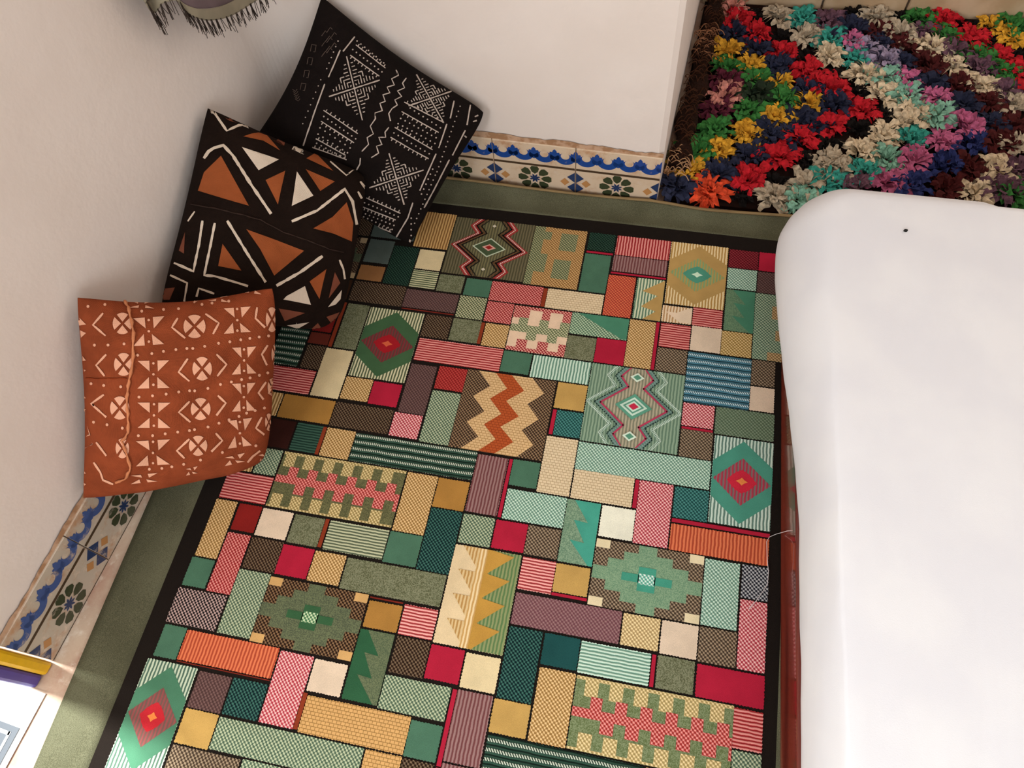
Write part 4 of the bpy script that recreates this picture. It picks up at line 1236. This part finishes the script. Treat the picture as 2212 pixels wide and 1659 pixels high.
# ---- dyed figures, black cushion
CR3 = (280, 0, 2.698)
M_CHALK = mudcloth('chalk_white_dye', 'b8a89c', 0.1); M_GREY = mudcloth('grey_dye', '5a4c44', 0.1)
S = []; D = []
def lozenge(c, a, b, n=5, skip=()):
    """cross of two lines with nested broken chevrons between their arms; a, b are half arms"""
    C = Vector(c); A = Vector(a); Bv = Vector(b)
    S.append(([tuple(C - A), tuple(C + A)], 7.5)); S.append(([tuple(C - Bv), tuple(C + Bv)], 7.5))
    for ea in (-1, 1):
        for eb in (-1, 1):
            if (ea, eb) in skip: continue
            for k in range(4):
                f = 0.11 + 0.105 * k
                corner = C + (A * ea + Bv * eb) * f
                p1 = C + A * ea * f + Bv * eb * 0.07
                p2 = C + Bv * eb * f + A * ea * 0.07
                if k < 3: S.append(([tuple(p1), tuple(corner), tuple(p2)], 6))
                else:
                    for u_, v_ in ((p1, corner), (p2, corner)):
                        S.append(([tuple(u_), tuple(u_ + (v_ - u_) * 0.40)], 6)); S.append(([tuple(u_ + (v_ - u_) * 0.55), tuple(v_)], 6))
            for k in range(3):     # short outer dashes
                f = 0.53 + 0.12 * k
                q = C + A * ea * f + Bv * eb * 0.09; S.append(([tuple(q), tuple(q + Bv * eb * (0.36 - f * 0.36))], 6))
                q = C + Bv * eb * f + A * ea * 0.09; S.append(([tuple(q), tuple(q + A * ea * (0.36 - f * 0.36))], 6))
lozenge((1310, 515), (148, -48), (46, 186))
lozenge((1555, 1042), (158, -52), (44, 150))
lozenge((1750, 575), (125, -42), (80, 140), 5)
def comb(a, b, teeth, up=True, w=6, tl=16):
    A = Vector(a); Bv = Vector(b); d = (Bv - A); S.append(([a, tuple(A + d * .5), b], w))
    nn = Vector((d.y, -d.x)).normalized() * (tl if up else -tl)
    for k in range(teeth):
        q = A + d * ((k + .5) / teeth); S.append(([tuple(q), tuple(q + nn)], 6))
def dots(a, b, n, r=5.0):
    for k in range(n):
        f = k / (n - 1); D.append(ngon(a[0] + (b[0] - a[0]) * f, a[1] + (b[1] - a[1]) * f, r, n=6))
comb((1130, 642), (1330, 778), 8); dots((1132, 678), (1318, 808), 9); comb((1115, 705), (1308, 832), 8, False); dots((1110, 745), (1285, 862), 7); dots((1098, 782), (1270, 890), 7); comb((1085, 808), (1260, 905), 7); comb((1065, 858), (1265, 930), 8); dots((1090, 835), (1250, 920), 7)
comb((1585, 650), (1800, 772), 8, False); dots((1580, 690), (1785, 802), 9); dots((1565, 720), (1778, 835), 9); comb((1545, 742), (1765, 872), 9); dots((1540, 775), (1745, 895), 9); comb((1520, 800), (1742, 925), 9, False); dots((1635, 630), (1810, 745), 8)
comb((1600, 595), (1830, 715), 8, True)
comb((1380, 1152), (1578, 1242), 8); dots((1370, 1180), (1565, 1262), 9); comb((1362, 1205), (1550, 1280), 9, False); dots((1352, 1235), (1540, 1312), 9); dots((1365, 1262), (1530, 1335), 8); comb((1440, 1318), (1525, 1352), 4)
comb((1318, 262), (1490, 398), 8); dots((1325, 240), (1480, 368), 8); comb((1285, 322), (1455, 445), 8, False); dots((1300, 290), (1470, 420), 9)
def zig(pts): S.append((pts, 7))
zig([(1552, 408), (1566, 440), (1526, 460), (1542, 495), (1500, 508), (1516, 540), (1476, 552), (1490, 590), (1458, 602), (1472, 645), (1430, 658), (1432, 692), (1402, 735), (1420, 780), (1384, 802), (1392, 842), (1354, 882)])
zig([(1612, 455), (1590, 485), (1602, 512), (1560, 530), (1585, 562), (1545, 582), (1560, 612), (1530, 632), (1510, 662), (1520, 705)])
zig([(1510, 742), (1488, 770), (1492, 800), (1452, 800), (1470, 842), (1438, 852), (1450, 892), (1408, 918)])
zig([(1345, 920), (1342, 955), (1322, 990)])
for a in ([(1312, 214), (1244, 300)], [(1228, 292), (1160, 450)], [(1138, 490), (1075, 660), (1012, 850)], [(1890, 588), (1868, 690)], [(1848, 722), (1800, 862)], [(1785, 895), (1690, 1110)], [(1650, 1180), (1620, 1270), (1550, 1388)], [(1985, 612), (1965, 728)], [(1955, 758), (1880, 905)], [(1862, 930), (1770, 1110), (1715, 1210)]): S.append((a, 8))
for a in ([(2010, 680), (2030, 672)], [(2000, 708), (2022, 702)], [(1950, 790), (1962, 800)]): S.append((a, 8))
dots((1925, 620), (1790, 1000), 14, 4.5); dots((1780, 1020), (1660, 1300), 11, 4.5); dots((1215, 240), (1150, 400), 6, 4.5); dots((1115, 465), (1010, 720), 8, 4); dots((1765, 985), (1700, 1130), 6, 5); dots((1640, 1270), (1640, 1405), 5, 5)
D.append([(1630, 1392), (1648, 1405), (1642, 1425), (1622, 1420)])
LONG = [q for q in S if q[1] > 7.6 or len(q[0]) > 5]
for q in LONG: K.marks('white_line', M_CHALK, [], [q], CR3, step=6.0)
K.marks('white_figures', M_CHALK, D, [q for q in S if q not in LONG], CR3, step=6.0)['kind'] = 'stuff'
G = []
for k in range(5): G.append(([(950 + 4 * k, 590 + 14 * k - 70), (968 + 4 * k, 604 + 14 * k - 70), (978 + 4 * k, 590 + 14 * k - 70)], 4))
for k in range(5):
    x, y = 1170 + (k % 2) * 24, 150 + k * 30
    G.append(([(x - 50, y + 60), (x - 28, y + 30), (x - 20, y + 40), (x, y + 10), (x + 12, y + 22)], 4))
for k in range(4):
    x, y = 1075 - 20 * k, 240 + 75 * k
    G.append(([(x - 20, y + 60), (x - 12, y + 20), (x + 14, y + 24), (x + 6, y + 64), (x - 4, y + 62)], 4))
K.marks('grey_figures', M_GREY, [], G, CR3, step=6.0)['kind'] = 'stuff'

# ------------------------------------------------------------------ fringed cloth hanging on the left wall
def hang_pt(px, py, off): return wall_pt_left(px, py, off)
HB = [(300, -40, .035), (318, 6, .05), (335, 28, .035), (352, 8, .06), (385, 2, .075), (400, 22, .07), (418, 36, .075), (445, 44, .08), (475, 42, .082), (505, 32, .078), (535, 14, .07), (562, -4, .06), (590, -26, .045)]
HB = [hang_pt(*q) for q in HB]
def interp(P, f):
    f = min(max(f, 0), 0.99999) * (len(P) - 1); i = int(f); w = f - i
    p0 = P[max(i - 1, 0)]; p1 = P[i]; p2 = P[i + 1]; p3 = P[min(i + 2, len(P) - 1)]
    return 0.5 * ((2 * p1) + (p2 - p0) * w + (2 * p0 - 5 * p1 + 4 * p2 - p3) * w * w + (3 * p1 - p0 - 3 * p2 + p3) * w ** 3)
HO = (CORNER.x, CORNER.y - 0.15, 0.62)
hang = tag(empty('fringed_throw', HO), 'grey purple throw with cream band and dark fringe hanging above the cushions', 'throw')
NL3 = Vector((NL.x, NL.y, 0))
def throw_band(name, h0, h1, mat):
    m = MB()
    def fn(s, q):
        b = interp(HB, s); h = h0 + (h1 - h0) * q
        depth = (b - Vector((A0.x, A0.y, 0))).dot(NL3)
        return b + Vector((0, 0, h)) - NL3 * (max(depth - 0.02, 0) * min(h / 0.35, 1.0))
    m.grid(fn, 60, 6)
    o = mesh_obj(name, m.v, m.f, mat, hang, True, HO)
    sd = o.modifiers.new('s', 'SOLIDIFY'); sd.thickness = 0.003
    return o
throw_band('cream_band', 0.0, 0.022, cloth('olive_cream_wool', '8f8672'))
throw_band('purple_band', 0.0225, 0.055, cloth('purple_grey_wool', '6a5a5c'))
throw_band('maroon_band', 0.0555, 0.11, cloth('maroon_wool', '3a1216'))
throw_band('grey_body', 0.1105, 0.36, cloth('grey_wool', '7a7068'))
m = MB(); r = random.Random(8)
for k in range(170):
    f = r.uniform(0.06, 1.0); clump = round(f * 34) / 34; f = f * 0.35 + clump * 0.65
    b = interp(HB, f); L = r.uniform(0.016, 0.034) * (1.3 if f < 0.2 else 1)
    off = Vector((r.uniform(-.004, .004), r.uniform(-.006, .006), 0))
    m.tube([b + Vector((0, 0, .002)), b + off * .5 + Vector((0, 0, -L * .5)), b + off + Vector((0, 0, -L))], 0.0007, 3)
o = mesh_obj('fringe', m.v, m.f, cloth('dark_fringe', '3a302a'), hang, False, HO); o['kind'] = 'stuff'
